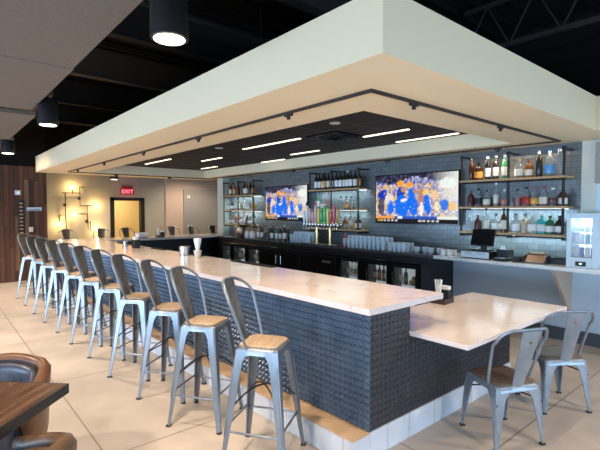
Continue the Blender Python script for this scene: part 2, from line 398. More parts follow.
# grey acoustic clouds on the left
cz = 3.1
for i, (a, b_, e) in enumerate(((-3.9, 4.58, 1.075), (4.6, 6.86, 1.085), (7.22, 9.9, 1.20), (9.92, 12.5, 1.27))):
    o = obj('ceiling_cloud', MB().box(-3.6, e, a, b_, cz, cz + .06), 'cloud', bevel=.006)
    tag(o, ['large grey acoustic ceiling panel nearest the camera', 'grey acoustic ceiling panel beyond the first seam', 'grey ceiling panel with the notch beside the second cylinder lamp', 'farthest grey ceiling panel near the wood wall'][i], 'ceiling panel', 'grey acoustic ceiling panels')
    for j, (px, py) in enumerate(((-3.2, a + .3), (-3.2, b_ - .3), (e - .35, a + .3), (e - .35, b_ - .3))):
        obj('hanger', MB().tube([(px, py, cz + .06), (px, py, ZD)], .006, 6), 'deck', o)
# steel in the dark deck
bn = 0
def beam(name, a, b_, wd, h, z, m, label, flange=True):
    v = Vector(b_) - Vector(a); n = Vector((-v.y, v.x)).normalized()
    mb = MB()
    def strip(hw, z0, z1): mb.prism([(a[0] + n.x * hw, a[1] + n.y * hw), (a[0] - n.x * hw, a[1] - n.y * hw), (b_[0] - n.x * hw, b_[1] - n.y * hw), (b_[0] + n.x * hw, b_[1] + n.y * hw)], z0, z1)
    strip(wd / 2, z, z + .015); strip(.008, z + .015, z + h - .015); strip(wd / 2, z + h - .015, z + h)
    return tag(obj(name, mb, m), label, 'beam', 'steel in the dark ceiling')
ys = [3.3, 5.3, 7.2, 9.3, 11.3]
for i, y in enumerate(ys):
    beam('roof_beam', (X0, y), (X1 - .1, y + .12), .14, .5, ZD - .5, 'lit_beam_duct' if i == 2 else 'beam',
         ['dark steel roof beam nearest the camera above the first lamp', 'dark steel roof beam just beyond the first cylinder lamp', 'roof beam coloured brownish as if lit beside the second cylinder lamp', 'fourth dark roof beam from the camera', 'farthest dark roof beam near the wood wall'][i])
for i, x in enumerate((1.5, 3.4, 5.2, 7.1)):
    mb = MB(); z = ZD - .62
    mb.box(x - .03, x + .03, Y0, 2.9, z, z + .04).box(x - .03, x + .03, Y0, 2.9, ZD - .1, ZD - .06)
    for k in range(12):
        y = Y0 + .3 + k * .55
        mb.tube([(x, y, z + .03), (x, y + .27, ZD - .09), (x, y + .54, z + .03)], .012, 5)
    tag(obj('bar_joist', mb, 'beam'), ['open web joist over the stools side', 'open web joist second from the stools side', 'open web joist above the corner table', 'open web joist nearest the back bar wall'][i], 'joist', 'open web joists in the dark ceiling')
# ribs of the metal deck
mb = MB()
for k in range(60): mb.box(-5.8, X1 - .1, Y0 + .1 + k * .3, Y0 + .16 + k * .3, ZD - .04, ZD)
tag(obj('deck_ribs', mb, 'deck'), 'ribbed metal roof deck painted black above the beams', 'roof deck')
o = tag(obj('duct', MB().box(.9, 1.5, 7.6, 9.4, 3.5, 3.8), 'lit_beam_duct', bevel=.02), 'small brown boxed duct above the gap between ceiling panels', 'duct')
obj('hanger', MB().tube([(1.2, 7.9, 3.8), (1.2, 7.9, ZD)], .008, 6), 'deck', o); obj('hanger', MB().tube([(1.2, 9.1, 3.8), (1.2, 9.1, ZD)], .008, 6), 'deck', o)
tag(obj('conduit', MB().tube([(-2, 4.2, 3.75), (X1 - .2, 4.3, 3.75)], .022, 8).tube([(0, 4.2, 3.75), (0, 4.2, ZD)], .008, 6).tube([(3, 4.24, 3.75), (3, 4.24, ZD)], .008, 6), 'beam'), 'thin dark pipe crossing above the first cylinder lamp', 'pipe')

# cylinder lamps
for i, (x, y) in enumerate(PEND):
    p = thing('cylinder_lamp', ['black cylinder ceiling lamp nearest the camera', 'middle black cylinder ceiling lamp by the panel notch', 'farthest black cylinder ceiling lamp toward the wood wall'][i], 'lamp', (x, y, 2.85), 0, 'black cylinder lamps above the stools')
    obj('lamp_housing', MB().lathe([(.105, .0), (.118, .0), (.118, .32), (.112, .33), (.02, .33)], seg=32).lathe([(.105, .0), (.105, .03), (.02, .03)], seg=32), 'black', p, smooth=True)
    obj('lamp_lens', MB().lathe([(.094, -.006), (.098, -.001)], seg=32), 'lens', p)
    obj('stem', MB().tube([(0, 0, .33), (0, 0, ZD - 2.85)], .012, 8), 'black', p)

# track ring with heads
tz = ZS
for nm, b_, lab in (('a', (2.49, 2.515, 2.12, 11.35), 'long black lighting track on the stools side of the soffit'),
                    ('b', (2.515, 6.2, 2.12, 2.145), 'black lighting track along the near end of the soffit'),
                    ('c', (6.175, 6.2, 2.145, 11.35), 'black lighting track along the bottle wall side of the soffit'),
                    ('d', (2.515, 6.175, 11.325, 11.35), 'black lighting track along the far end of the soffit')):
    tag(obj('lighting_track', MB().box(*b_, tz - .022, tz), 'trackm'), lab, 'track', 'black ceiling tracks')
heads = [(2.5, 10.43, 1), (2.5, 8.55, 1), (2.5, 6.6, 1), (2.5, 4.83, 1), (2.5, 3.1, 1), (3.03, 2.13, 0), (4.55, 2.13, 0), (6.19, 2.93, 1), (6.19, 4.9, 1), (6.19, 7.5, 1), (3.6, 11.34, 0), (5.0, 11.34, 0)]
TL = ['far left head of the stools side track', 'second head of the stools side track from the far end', 'middle head of the stools side track', 'fourth head of the stools side track from the far end', 'nearest head of the stools side track',
      'left track head at the near end of the soffit', 'right track head at the near end of the soffit', 'track head above the right bottle rack', 'track head above the right television', 'track head above the middle bottle rack', 'left track head at the far end', 'right track head at the far end']
h0 = None
for (x, y, d_), lab in zip(heads, TL):
    if h0 is None:
        h0 = thing('track_head', 'small black ' + lab, 'track light', (x, y, tz - .022), pi / 2 * d_, 'small heads on the ceiling track')
        obj('adapter', MB().box(-.05, .05, -.014, .014, -.022, 0), 'black', h0)
        obj('head', MB().lathe([(.012, -.05), (.018, -.05), (.018, -.022), (.01, -.02)], seg=12), 'black', h0)
    else: dup(h0, (x, y, tz - .022), pi / 2 * d_, 'small black ' + lab)
for (x, y, d_) in heads[:10]:
    spot('track_head_light', (x, y, tz - .085), 27 if x < 6 else 9, 125, rad=.012)
# linear lights in the recess
LL = [(3.93, 8.86, 10.24, 'far left bar light nearest the stools'), (4.63, 7.95, 8.79, 'short bar light in the far middle of the recess'), (4.28, 5.03, 6.58, 'long bar light left of the air vent'),
      (5.5, 9.66, 10.47, 'farthest bar light toward the left bottle rack'), (5.80, 7.33, 8.16, 'bar light in front of the left television'), (5.41, 5.83, 6.63, 'bar light in front of the middle bottle rack'),
      (4.9, 3.52, 4.31, 'bar light right of the air vent'), (5.68, 3.25, 4.31, 'long bar light nearest the right television')]
for x, a, b_, lab in LL:
    p = thing('linear_light', 'glowing ' + lab, 'ceiling light', (x, (a + b_) / 2, oz - .03), 0, 'linear lights in the dark recess')
    h = (b_ - a) / 2
    obj('housing', MB().box(-.03, .03, -h - .01, h + .01, .008, .03), 'black', p)
    obj('diffuser', MB().box(-.024, .024, -h, h, -.004, .008), 'lamp', p)
p = thing('air_vent', 'square black stepped air vent in the dark recess', 'vent', (4.62, 4.63, oz), 0)
for k, s_ in enumerate((.30, .22, .14)):
    mb = MB(); a = s_; b2 = s_ - .035; z = -.008 - .006 * k
    mb.box(-a, a, -a, -b2, z - .02, 0).box(-a, a, b2, a, z - .02, 0).box(-a, -b2, -b2, b2, z - .02, 0).box(b2, a, -b2, b2, z - .02, 0)
    obj('vent_ring', mb, 'blackgloss', p)
for (x, y), lab in (((3.94, 3.95), 'small round white ceiling disc near the recess corner'), ((3.96, 6.88), 'small round white ceiling disc left of the long bar light')):
    tag(obj('ceiling_speaker', MB().lathe([(.06, -.012), (.07, -.004), (.07, 0)], (x, y, oz), 20), 'cream'), lab, 'ceiling disc', 'white discs in the recess')
# spot beyond the soffit
p = thing('ceiling_spot', 'short black ceiling spot left of the exit sign', 'lamp', (4.1, 13.1, 2.63)); obj('spot_housing', MB().lathe([(.10, 0), (.11, 0), (.11, .09), (.02, .09)], seg=20), 'black', p)
obj('spot_lens', MB().lathe([(.09, -.003), (.09, .004)], seg=20), 'lens', p); obj('stem', MB().tube([(0, 0, .09), (0, 0, ZD - 2.63)], .01, 6), 'black', p)
spot('far_spot_and_fill', (4.1, 13.1, 2.6), 90, 150)
spot('far_spot_and_fill', (2.9, 12.6, 3.4), 35, 150)  # added warm fill for the far wall, no fixture here
spot('far_spot_and_fill', (6.9, 13.0, 3.2), 150, 150)  # added fill that brightens the right part of the far wall
spot('far_spot_and_fill', (.6, 11.3, 3.6), 260, 140)  # added warm fill to brighten the wood wall
spot('far_spot_and_fill', (-1.6, 11.3, 3.0), 120, 150)  # extra fill toward the wood wall, not a fixture

# ================================================================== THE BAR
A = radians(1.6); ux, uy = -sin(A), cos(A)
bx, by = 2.33, 1.99
def bp_(a, s_): return (bx + a + ux * s_, by + uy * s_)       # a = offset across, s = along the bar
LB = 9.28; TOP = 1.07; TH = .045; ZP = .19
def pyramids(o, du, dv, nu, nv, n, depth):
    mb = MB(); o = Vector(o); du = Vector(du); dv = Vector(dv); n = Vector(n)
    vs = []; idx = {}
    for i in range(nu + 1):
        for j in range(nv + 1): idx[i, j] = len(vs); vs.append(o + du * i + dv * j)
    fs = []
    for i in range(nu):
        for j in range(nv):
            c = len(vs); vs.append(o + du * (i + .5) + dv * (j + .5) + n * depth)
            a, b_, c2, d_ = idx[i, j], idx[i + 1, j], idx[i + 1, j + 1], idx[i, j + 1]
            fs += [(a, b_, c), (b_, c2, c), (c2, d_, c), (d_, a, c)]
    mb.add(vs, fs); return mb
bar = thing('bar_counter', 'long bar front clad in slate blue pyramid panels behind the stools', 'bar')
BW = .47
e = .012
obj('bar_core', MB().prism([bp_(e, e), bp_(BW, e), bp_(BW, LB), bp_(e, LB)], 0, TOP - TH - .001), 'pyr_dark', bar)
nv = 17; hv = (TOP - TH - .001 - ZP) / nv; nu = int(LB / .05)
o1 = bp_(e - .002, 0)
obj('front_panel', pyramids((o1[0], o1[1], ZP), (ux * LB / nu, uy * LB / nu, 0), (0, 0, hv), nu, nv, (-uy, ux, 0), .027), 'pyramid', bar)
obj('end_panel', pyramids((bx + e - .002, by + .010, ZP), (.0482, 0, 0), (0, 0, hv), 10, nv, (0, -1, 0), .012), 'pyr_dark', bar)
st = obj('foot_step', MB().prism([bp_(-.165, 0), bp_(e - .001, 0), bp_(e - .001, LB), bp_(-.165, LB)], 0, ZP - .012), 'step_side', bar)
obj('step_top', MB().prism([bp_(-.169, -.004), bp_(e - .001, -.004), bp_(e - .001, LB), bp_(-.169, LB)], ZP - .012, ZP), 'step_top', st)
obj('end_plinth', MB().box(bx + e, bx + BW, by - .004, by + e - .0015, 0, ZP), 'step_side', bar)
ct = obj('countertop', MB().prism([bp_(-.004, -.004), (3.262, by - .004), (3.262 + ux * 8.4, by + uy * 8.4), (3.03, 10.33), (6.2, 10.33), (6.2, 11.25), bp_(-.004, LB)], TOP - TH, TOP), 'quartz', bevel=.004)
tag(ct, 'long white quartz countertop of the raised bar, turning along the far end', 'countertop')
# inner service mats
for i, (a, b_) in enumerate(((2.2, 3.1), (3.9, 4.5), (5.2, 5.7), (6.6, 7.4))):
    q0 = (3.262 + ux * a - .09, by + uy * a); q1 = (3.262 + ux * b_ - .09, by + uy * b_)
    tag(obj('bar_mat', MB().prism([q0, (q0[0] + .085, q0[1]), (q1[0] + .085, q1[1]), q1], TOP, TOP + .012), 'matblack'),
        ['black rubber bar mat nearest the raised corner', 'second black bar mat along the inner edge', 'third black bar mat beyond the paper napkin cup', 'farthest black bar mat on the inner edge'][i], 'bar mat', 'black mats on the inner edge of the bar')
fb = thing('bar_counter', 'dark base of the far leg of the bar below the far countertop', 'bar')
obj('bar_core', MB().box(2.65, 6.15, 10.62, 11.15, 0, TOP - TH - .001), 'pyr_dark', fb)
obj('under_shelf', MB().box(3.1, 6.0, 10.40, 10.62, .55, .60), 'steel', fb)
# mat added to darken the aisle floor, and speed rail under the bar
tag(obj('added_dark_mat', MB().box(3.5, 5.45, 2.9, 10.3, 0, .012), 'matblack'), 'black rubber mat added to darken the aisle floor behind the bar', 'mat')
for i, (a, b_, z) in enumerate(((3.4, 5.2, .82), (5.3, 6.7, .84), (6.8, 8.2, .80))):
    un = thing('underbar_unit', ['dark underbar sink unit nearest the corner table', 'middle dark underbar unit behind the bar', 'farthest dark underbar unit behind the bar'][i], 'sink', (3.30, a, 0), 0, 'underbar units behind the bar')
    obj('unit_body', MB().box(-.20, .30, 0, b_ - a, .25, z).box(-.20, -.16, 0, b_ - a, z, z + .06), 'black', un)
    for q in ((-.16, .05), (.26, .05), (-.16, b_ - a - .05), (.26, b_ - a - .05)): obj('leg', MB().tube([(q[0], q[1], 0), (q[0], q[1], .25)], .018, 8), 'steel', un)
    obj('rail', MB().tube([(.33, .02, z - .12), (.33, b_ - a - .02, z - .12)], .01, 6), 'steel', un)

# lower corner table
lt = tag(obj('countertop', MB().box(2.805, 4.675, 1.512, 2.485, .795, .83), 'quartz', bevel=.004), 'lower white quartz tabletop projecting from the end of the bar', 'countertop')
lb = thing('table_base', 'charcoal base of the lower quartz table behind the metal chairs', 'table base')
obj('base_core', MB().box(2.805, 4.56, 2.0, 2.42, 0, .794), 'pyr_dark', lb)
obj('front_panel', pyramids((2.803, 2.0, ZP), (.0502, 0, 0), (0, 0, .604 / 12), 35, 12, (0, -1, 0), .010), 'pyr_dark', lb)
obj('plinth', MB().box(2.805, 4.56, 1.986, 1.9995, 0, ZP), 'step_side', lb)

# ================================================================== STOOLS
def arc(p0, p1, p2, n=8):
    return [Vector(p0) * (1 - t) ** 2 + Vector(p1) * 2 * t * (1 - t) + Vector(p2) * t * t for t in (k / n for k in range(n + 1))]
def rsq(h, r, n=4, cx=0):
    out = []
    for sx, sy, a0 in ((1, 1, 0), (-1, 1, 90), (-1, -1, 180), (1, -1, 270)):
        for k in range(n + 1):
            a = radians(a0 + 90 * k / n); out.append((cx + sx * (h - r) + r * cos(a), sy * (h - r) + r * sin(a)))
    return out
def loft(mb, rings, cap=True):
    n = len(rings[0]); vs = [p for r in rings for p in r]; k = len(rings)
    fs = [(i * n + j, i * n + (j + 1) % n, (i + 1) * n + (j + 1) % n, (i + 1) * n + j) for i in range(k - 1) for j in range(n)]
    if cap: fs += [tuple(range(n))[::-1], tuple((k - 1) * n + j for j in range(n))]
    return mb.add(vs, fs)
def metal_seat(kind, name, label, cat):
    """bar stool (kind 'bar') or chair ('chair'), facing +x, origin on the floor"""
    bar_ = kind == 'bar'
    hs = .822 if bar_ else .462
    sw = .152 if bar_ else .185           # half seat width
    foot = .238 if bar_ else .215
    top = 1.268 if bar_ else .91
    lean = .15 if bar_ else .14
    mm = 'gunmetal' if bar_ else 'chairgrey'
    t_ = thing(name, label, cat)
    # seat pan: rounded skirt
    rings = [[(x, y, z) for x, y in rsq(h, r)] for h, r, z in ((sw * 1.03, .035, hs - .045), (sw, .035, hs - .006), (sw - .006, .035, hs), (sw - .02, .03, hs + .001))]
    obj('seat_pan', loft(MB(), rings), mm, t_, smooth=True)
    rings = [[(x, y, z) for x, y in rsq(h, .045)] for h, z in ((sw - .012, hs + .001), (sw - .010, hs + .014), (sw - .02, hs + .020), (sw - .07, hs + .018), (.06, hs + .0175))]
    obj('seat', loft(MB(), rings), 'seatwood' if bar_ else 'seatdark', t_, smooth=True)
    # legs: folded tapered sheet
    for sx in (1, -1):
        for sy in (1, -1):
            mb = MB(); P = []
            NZ = 10
            for k in range(NZ + 1):
                q = k / NZ; z = (hs - .012) * (1 - q) + .012 * q
                c = (sw + .002) * (1 - q) + foot * q
                wd = (.070 if bar_ else .085) * (1 - q) ** 1.0 + (.030 if bar_ else .022) * q
                if not bar_: wd += .05 * max(0, 1 - q * 4.5) ** 1.5
                else: wd += .03 * max(0, 1 - q * 9) ** 1.5
                th = .009
                cc = .012
                ring = [(c - wd, c), (c - cc, c), (c, c - cc), (c, c - wd), (c - th, c - wd), (c - th, c - cc - .004), (c - cc - .004, c - th), (c - wd, c - th)]
                P.append([(a * sx, b_ * sy, z) for a, b_ in ring])
            loft(mb, P)
            lg = obj('leg', mb, mm, t_, smooth=True)
            c = foot - .012
            obj('rubber_foot', MB().box(c * sx - .018, c * sx + .018, c * sy - .018, c * sy + .018, 0, .014), 'rubber', lg, bevel=.004)
            # pressed rib on the outer corner
            rb = []
            for k in range(7):
                q = .12 + .62 * k / 6; z = (hs - .012) * (1 - q) + .012 * q; c = (sw + .002) * (1 - q) + foot * q - .004
                rb.append((c * sx, c * sy, z))
            obj('leg_rib', MB().tube(rb, .007, 6, rs=[.002, .007, .0075, .0075, .007, .006, .002]), mm, lg, smooth=True)
    # foot rails
    if bar_:
        for axis, zz in ((0, .255), (1, .285)):
            q = 1 - (zz - .012) / (hs - .024); c = (sw + .002) * (1 - q) + foot * q - .010
            for s_ in (1, -1):
                a = [(-c, s_ * c, zz), (c, s_ * c, zz)] if axis == 0 else [(s_ * c, -c, zz), (s_ * c, c, zz)]
                obj('foot_rail', MB().tube(a, .008, 8), mm, t_, smooth=True)
        q = 1 - (.46) / hs; c = (sw) * (1 - q) + foot * q - .012
        for s_ in (1, -1):
            obj('brace', MB().tube(arc((-c, -c * s_, .40), (0, 0, .66), (c, c * s_, .40), 10), .006, 6), 'brace', t_, smooth=True)
    else:
        c = sw + .012
        for s_ in (1, -1):
            obj('brace', MB().tube(arc((-c, -c * s_, hs - .13), (0, 0, hs - .03), (c, c * s_, hs - .13), 8), .006, 6), 'brace', t_, smooth=True)
    # back hoop
    yb = sw - .012; xb = -sw + .012; yt = yb * (1.45 if bar_ else 1.26)
    def bk(y, f):       # centre line of the back, f 0 at the seat, 1 at the top
        return Vector((xb - lean * f ** 1.1, y, hs - .02 + (top - hs + .02) * f))
    wrap = .075 if bar_ else .10           # how far the hoop's sides stand forward of its middle
    def hoop(s_):
        pts = []
        for k in range(8):
            f = k / 7 * .72
            p = bk(s_ * (yb + (yt - yb) * (k / 7) ** .7), f); p.x += wrap; pts.append(p)
        rr_ = (.165, .28) if bar_ else (.11, .24)
        for k in range(1, 10):
            a = radians(90 * k / 9); y = yt - rr_[0] + rr_[0] * cos(a)
            p = bk(s_ * y, .72 + .28 * sin(a)); p.x += wrap * (y / yt) ** 2 if bar_ else wrap * (y / yt) ** 2 * .8; pts.append(p)
        return pts
    l_ = hoop(1); r_ = hoop(-1)
    obj('back_frame', MB().tube(l_ + r_[::-1], .0105 if bar_ else .0115, 8), mm, t_, smooth=True)
    # small brackets where the hoop meets the seat
    # centre splat
    F = []; B_ = []
    for k in range(11):
        f = k / 10; hw = (.046 + .052 * f if bar_ else .048 + .032 * f)
        base = bk(0, f * .985); 
        row = [base + Vector((-.010 * (1 - (j / 4 - 1) ** 2) * (1 if f < .97 else .3), hw * (j / 4 - 1), 0)) for j in range(9)]
        F.append(row); B_.append([p + Vector((.004, 0, 0)) for p in row])
    sp_ = obj('back_splat', MB().solidgrid(F, B_), 'gun_brown' if bar_ else mm, t_, smooth=True)
    if not bar_:
        b0 = bk(0, .80)
        obj('rivet', MB().tube([b0 + Vector((-.012, 0, 0)), b0 + Vector((-.017, 0, 0))], .009, 10), 'brown_rivet', sp_)
    return t_
M['brown_rivet'] = mat('bronze_rivet', (.2, .10, .05), .4, .6)
feet = [(1.455, 2.50), (1.428, 3.30), (1.431, 3.993), (1.392, 4.713), (1.394, 5.51), (1.363, 6.22), (1.347, 6.95), (1.32, 7.70), (1.30, 8.48), (1.29, 9.30), (1.27, 10.15)]
angs = [-57, -56, -52, -53, -50, -53, -50, -52, -49, -51, -50]
lab = ['metal bar stool nearest the camera at the raised corner'] + ['metal bar stool %s from the camera in the long row' % ORD[i] for i in range(2, 11)] + ['metal bar stool farthest from the camera, against the wood wall view']
s0 = None
for i, ((fx, fy), a) in enumerate(zip(feet, angs)):
    p = (fx + .336, fy, 0)
    if s0 is None: s0 = metal_seat('bar', 'bar_stool', 'gunmetal bar stool with tan wooden seat, nearest the camera', 'bar stool'); s0['group'] = 'metal stools along the bar'
    s = s0 if i == 0 else dup(s0, p)
    s.location = p; s.rotation_euler = (0, 0, radians(a))
    if i: s['label'] = 'gunmetal bar stool with tan wooden seat, ' + (('%s from the camera in the long row' % ORD[i + 1]) if i < 10 else 'last in the long row, toward the wood wall')
# far stools beyond the far counter
fl = ['far left stool across the bar, below the lowest wall lamp', 'far stool across the bar under the right wall lamp', 'far stool across the bar before the yellow doorway', 'far stool across the bar just right of the doorway', 'far stool across the bar left of the grey wall panel', 'far stool across the bar before the grey wall panel']
for i, (x, a) in enumerate(((2.62, -80), (3.36, -100), (4.05, -84), (5.30, -95), (5.95, -86), (6.65, -90))):
    s = dup(s0, (x, 11.72, 0), radians(a), 'gunmetal ' + fl[i], 'stools on the far side of the bar')
# low chairs
c1 = metal_seat('chair', 'metal_chair', 'low grey metal chair nearest the camera, tucked at the quartz table', 'chair')
c1.location = (3.385, 1.545, 0); c1.rotation_euler = (0, 0, radians(64)); c1['group'] = 'low metal chairs at the quartz table'
c2 = dup(c1, (4.30, 1.50, 0), radians(53), 'low grey metal chair at the right corner of the quartz table')

# ================================================================== BACK BAR
CF = 5.79
bc = tag(obj('countertop', MB().box(CF, XW - .001, -3.0, 3.70, TOP - .045, TOP), 'palestone', bevel=.004), 'pale stone back counter along the wall under the right bottle rack', 'countertop')
bd = tag(obj('countertop', MB().box(CF, XW - .001, 3.702, 10.2, TOP - .045, TOP), 'darkstone', bevel=.004), 'dark stone back counter under the televisions and glasses', 'countertop')
for i, y in enumerate((2.07, -1.5)):
    mb = MB(); vs = [(XW - .001, z) for z in ()]
    pr = [(5.86, 1.024), (6.499, 1.024), (6.499, .42), (6.42, .42)]
    P0 = [(x, y - .02, z) for x, z in pr]; P1 = [(x, y + .02, z) for x, z in pr]
    mb.add(P0 + P1, [(0, 1, 2, 3), (7, 6, 5, 4), (0, 4, 5, 1), (1, 5, 6, 2), (2, 6, 7, 3), (3, 7, 4, 0)])
    if i == 0: tag(obj('counter_bracket', mb, 'wall_warm'), 'tapered beige support wing under the pale back counter', 'bracket')
    else: tag(obj('counter_bracket', mb, 'wall_warm'), 'second tapered support wing outside the frame', 'bracket')
# upstand / apron between coolers and counter
tag(obj('counter_cabinet', MB().box(5.86, XW - .001, 3.78, 10.2, 0.001, TOP - .046), 'cooler'), 'black cabinet carcass behind the coolers under the dark counter', 'cabinet')
CX = 5.60; CT = .95
def cooler(y0, y1, doors, label, solid=False):
    p = thing('back_bar_cooler', label, 'cooler', (CX, y0, 0), 0, 'black coolers under the back bar')
    w_ = y1 - y0
    obj('cooler_top', MB().box(-.02, .258, 0, w_, CT - .03, CT), 'blackgloss', p, bevel=.003)
    mb = MB().box(0, .258, 0, w_, .001, .12).box(.20, .258, 0, w_, .12, CT - .03)
    if doors:
        prev = 0
        for a, b_ in doors: mb.box(.0, .2, prev, a - y0, .12, CT - .03); prev = b_ - y0
        mb.box(.0, .2, prev, w_, .12, CT - .03)
        for a, b_ in doors: mb.box(.0, .2, a - y0, b_ - y0, .86, CT - .03).box(0, .2, a - y0, b_ - y0, .12, .16)
        b2 = obj('cooler_body', mb, 'cooler', p)
        for a, b_ in doors:
            obj('liner', MB().box(.185, .198, a - y0 + .002, b_ - y0 - .002, .161, .859), 'coolin', p)
            obj('wire_shelf', MB().box(.03, .18, a - y0 + .004, b_ - y0 - .004, .595, .60), 'steel', p)
            dr = obj('door_frame', MB().box(-.02, -.001, a - y0 - .035, a - y0, .13, .89).box(-.02, -.001, b_ - y0, b_ - y0 + .035, .13, .89).box(-.02, -.001, a - y0, b_ - y0, .86, .89).box(-.02, -.001, a - y0, b_ - y0, .13, .16), 'cooler', p)
            obj('door_glass', MB().box(-.014, -.008, a - y0, b_ - y0, .16, .86), 'pane', dr)
            obj('handle', MB().tube([(-.04, b_ - y0 + .02, .50), (-.04, b_ - y0 + .02, .78)], .008, 6), 'blackgloss', dr)
    else:
        mb.box(0, .2, 0, w_, .12, CT - .03); obj('cooler_body', mb, 'cooler', p)
        for k in range(2):
            a = .02 + k * (w_ / 2); b_ = a + w_ / 2 - .04
            dr = obj('cooler_door', MB().box(-.02, -.001, a, b_, .13, .90), 'cooler', p, bevel=.004)
            if solid:
                hy = b_ - .06 if k == 0 else a + .06
                obj('handle', MB().tube([(-.022, hy, .62), (-.05, hy, .62), (-.05, hy, .80), (-.022, hy, .80)], .011, 8), 'steel', dr)
            elif k == 0: obj('badge', MB().box(-.026, -.0205, (a + b_) / 2 - .1, (a + b_) / 2 + .12, .78, .82), 'signsilver', dr)
    return p
cooler(3.78, 5.55, [(3.87, 4.27), (4.42, 4.80), (5.04, 5.42)], 'black three door glass cooler with lemons and bottles near the register')
cooler(5.552, 6.55, None, 'black solid front cooler with a small badge below the tap tower')
cooler(6.552, 7.92, None, 'black cooler with two solid doors and paired steel handles', True)
cooler(7.922, 9.75, [(7.98, 8.38), (8.54, 9.02), (9.2, 9.55)], 'black three door glass cooler at the far left of the back bar')

# ------------------------------------------------------------------ pipe racks on the tile wall
RX = 6.20
def rack(ys_, levels, ztop, label, led=()):
    p = thing('bottle_rack', label, 'shelf', (0, 0, 0), 0)
    for y in ys_:
        u = obj('upright', MB().tube([(RX, y, levels[0] - .07), (RX, y, ztop)], .017, 8), 'pipe', p, smooth=True)
        obj('wall_arm', MB().tube([(RX, y, ztop), (XW - .001, y, ztop)], .015, 8), 'pipe', u)
        obj('wall_arm', MB().tube([(RX, y, levels[0] - .06), (XW - .001, y, levels[0] - .06)], .015, 8), 'pipe', u)
        obj('elbow', MB().lathe([(.026, -.02), (.030, 0), (.026, .02)], (RX, y, ztop), 10), 'pipe', u)
    for z in levels:
        s_ = obj('shelf_board', MB().box(RX - .02, XW - .002, min(ys_) - .03, max(ys_) + .03, z - .03, z), 'shelfwood', p, bevel=.003)
        obj('shelf_pipe', MB().tube([(RX - .002, min(ys_) - .02, z - .045), (RX - .002, max(ys_) + .02, z - .045)], .011, 6), 'pipe', s_)
        if z in led:
            obj('light_strip', MB().box(XW - .05, XW - .03, min(ys_) + .02, max(ys_) - .02, z - .038, z - .031), 'led', s_)
            area('shelf_strip_light', (XW - .10, (min(ys_) + max(ys_)) / 2, z - .045), (0, 0, 0), .03, max(ys_) - min(ys_) - .04, 3.6, (.62, .88, 1))
    return p
rack((2.08, 2.78, 3.48), (1.44, 1.81, 2.205), 2.555, 'right black pipe and pine bottle rack beside the small fridge', (1.81, 1.44))
rack((5.59, 6.32, 6.96), (1.38, 1.775, 2.18), 2.535, 'middle black pipe bottle rack between the two televisions', (2.18, 1.775))
rack((9.10, 9.80, 10.52), (1.38, 1.75, 2.14), 2.49, 'left black pipe bottle rack at the far end of the tile wall', (2.14, 1.75))
# warm strip on the top shelf of the right rack
area('shelf_strip_light', (6.30, 2.78, 2.54), (0, 0, 0), .03, 1.3, 3, (1, .8, .55))

# ------------------------------------------------------------------ bottles
PROF = dict(
    wine=([(.030, 0), (.037, .004), (.037, .19), (.030, .215), (.014, .245), (.013, .30)], .31),
    tall=([(.030, 0), (.036, .004), (.036, .20), (.030, .225), (.013, .255), (.012, .31)], .32),
    round=([(.040, 0), (.048, .006), (.048, .12), (.036, .155), (.015, .175), (.014, .215)], .22),
    square=([(.038, 0), (.044, .004), (.044, .14), (.036, .165), (.015, .185), (.014, .235)], .24),
    jug=([(.052, 0), (.060, .008), (.060, .17), (.045, .22), (.018, .25), (.017, .31)], .32))
def bottle(kind, body, labcol, capcol, name='liquor_bottle', liquid=None, seg=10):
    prof, h = PROF[kind]; t_ = thing(name, 'x', 'bottle')
    sg = 4 if kind == 'square' else seg
    if kind == 'square': prof = [(r * 1.25, z) for r, z in prof]
    o = obj('bottle_body', MB().lathe(prof, seg=seg if kind != 'square' else 8), body, t_, smooth=True)
    zz = prof[2][1]; r0 = max(r for r, z in prof)
    if liquid:
        f = liquid[1]
        o2 = obj('liquid', MB().lathe([(r0 * .90, .008), (r0 * .90, zz * f)], seg=seg if kind != 'square' else 8), liquid[0], t_, smooth=True)
    if labcol: obj('bottle_label', MB().lathe([(r0 + .001, zz * .22), (r0 + .0015, zz * .23), (r0 + .0015, zz * .80), (r0 + .001, zz * .81)], seg=seg if kind != 'square' else 8), labcol, t_, smooth=True)
    obj('cap', MB().lathe([(prof[-1][0] + .003, prof[-1][1] - .02), (prof[-1][0] + .003, h)], seg=8), capcol, t_)
    return t_
BC = {}
def put(spec, loc, label, group, name='liquor_bottle'):
    if spec not in BC:
        b_ = bottle(spec[0], spec[1], spec[2], spec[3], name, spec[4] if len(spec) > 4 else None); BC[spec] = b_; b_.location = loc
    else: b_ = dup(BC[spec], loc)
    b_['label'] = label; b_['group'] = group; b_.rotation_euler = (0, 0, random.uniform(0, .6)); b_.name = name
    return b_
W = {'bottleglass': 'clear', 'amber': 'amber', 'darkbot': 'dark', 'brownbot': 'brown', 'greenbot': 'green', 'blue': 'blue', 'teal': 'teal', 'honey': 'honey coloured',
     'redliq': 'red', 'purple': 'maroon', 'pink': 'pink', 'white_l': 'white', 'cream_l': 'cream', 'orange_l': 'orange', 'black_l': 'black', 'tan_l': 'tan'}
KN = dict(wine='bottle', tall='tall bottle', round='squat round bottle', square='square bottle', jug='large bottle')
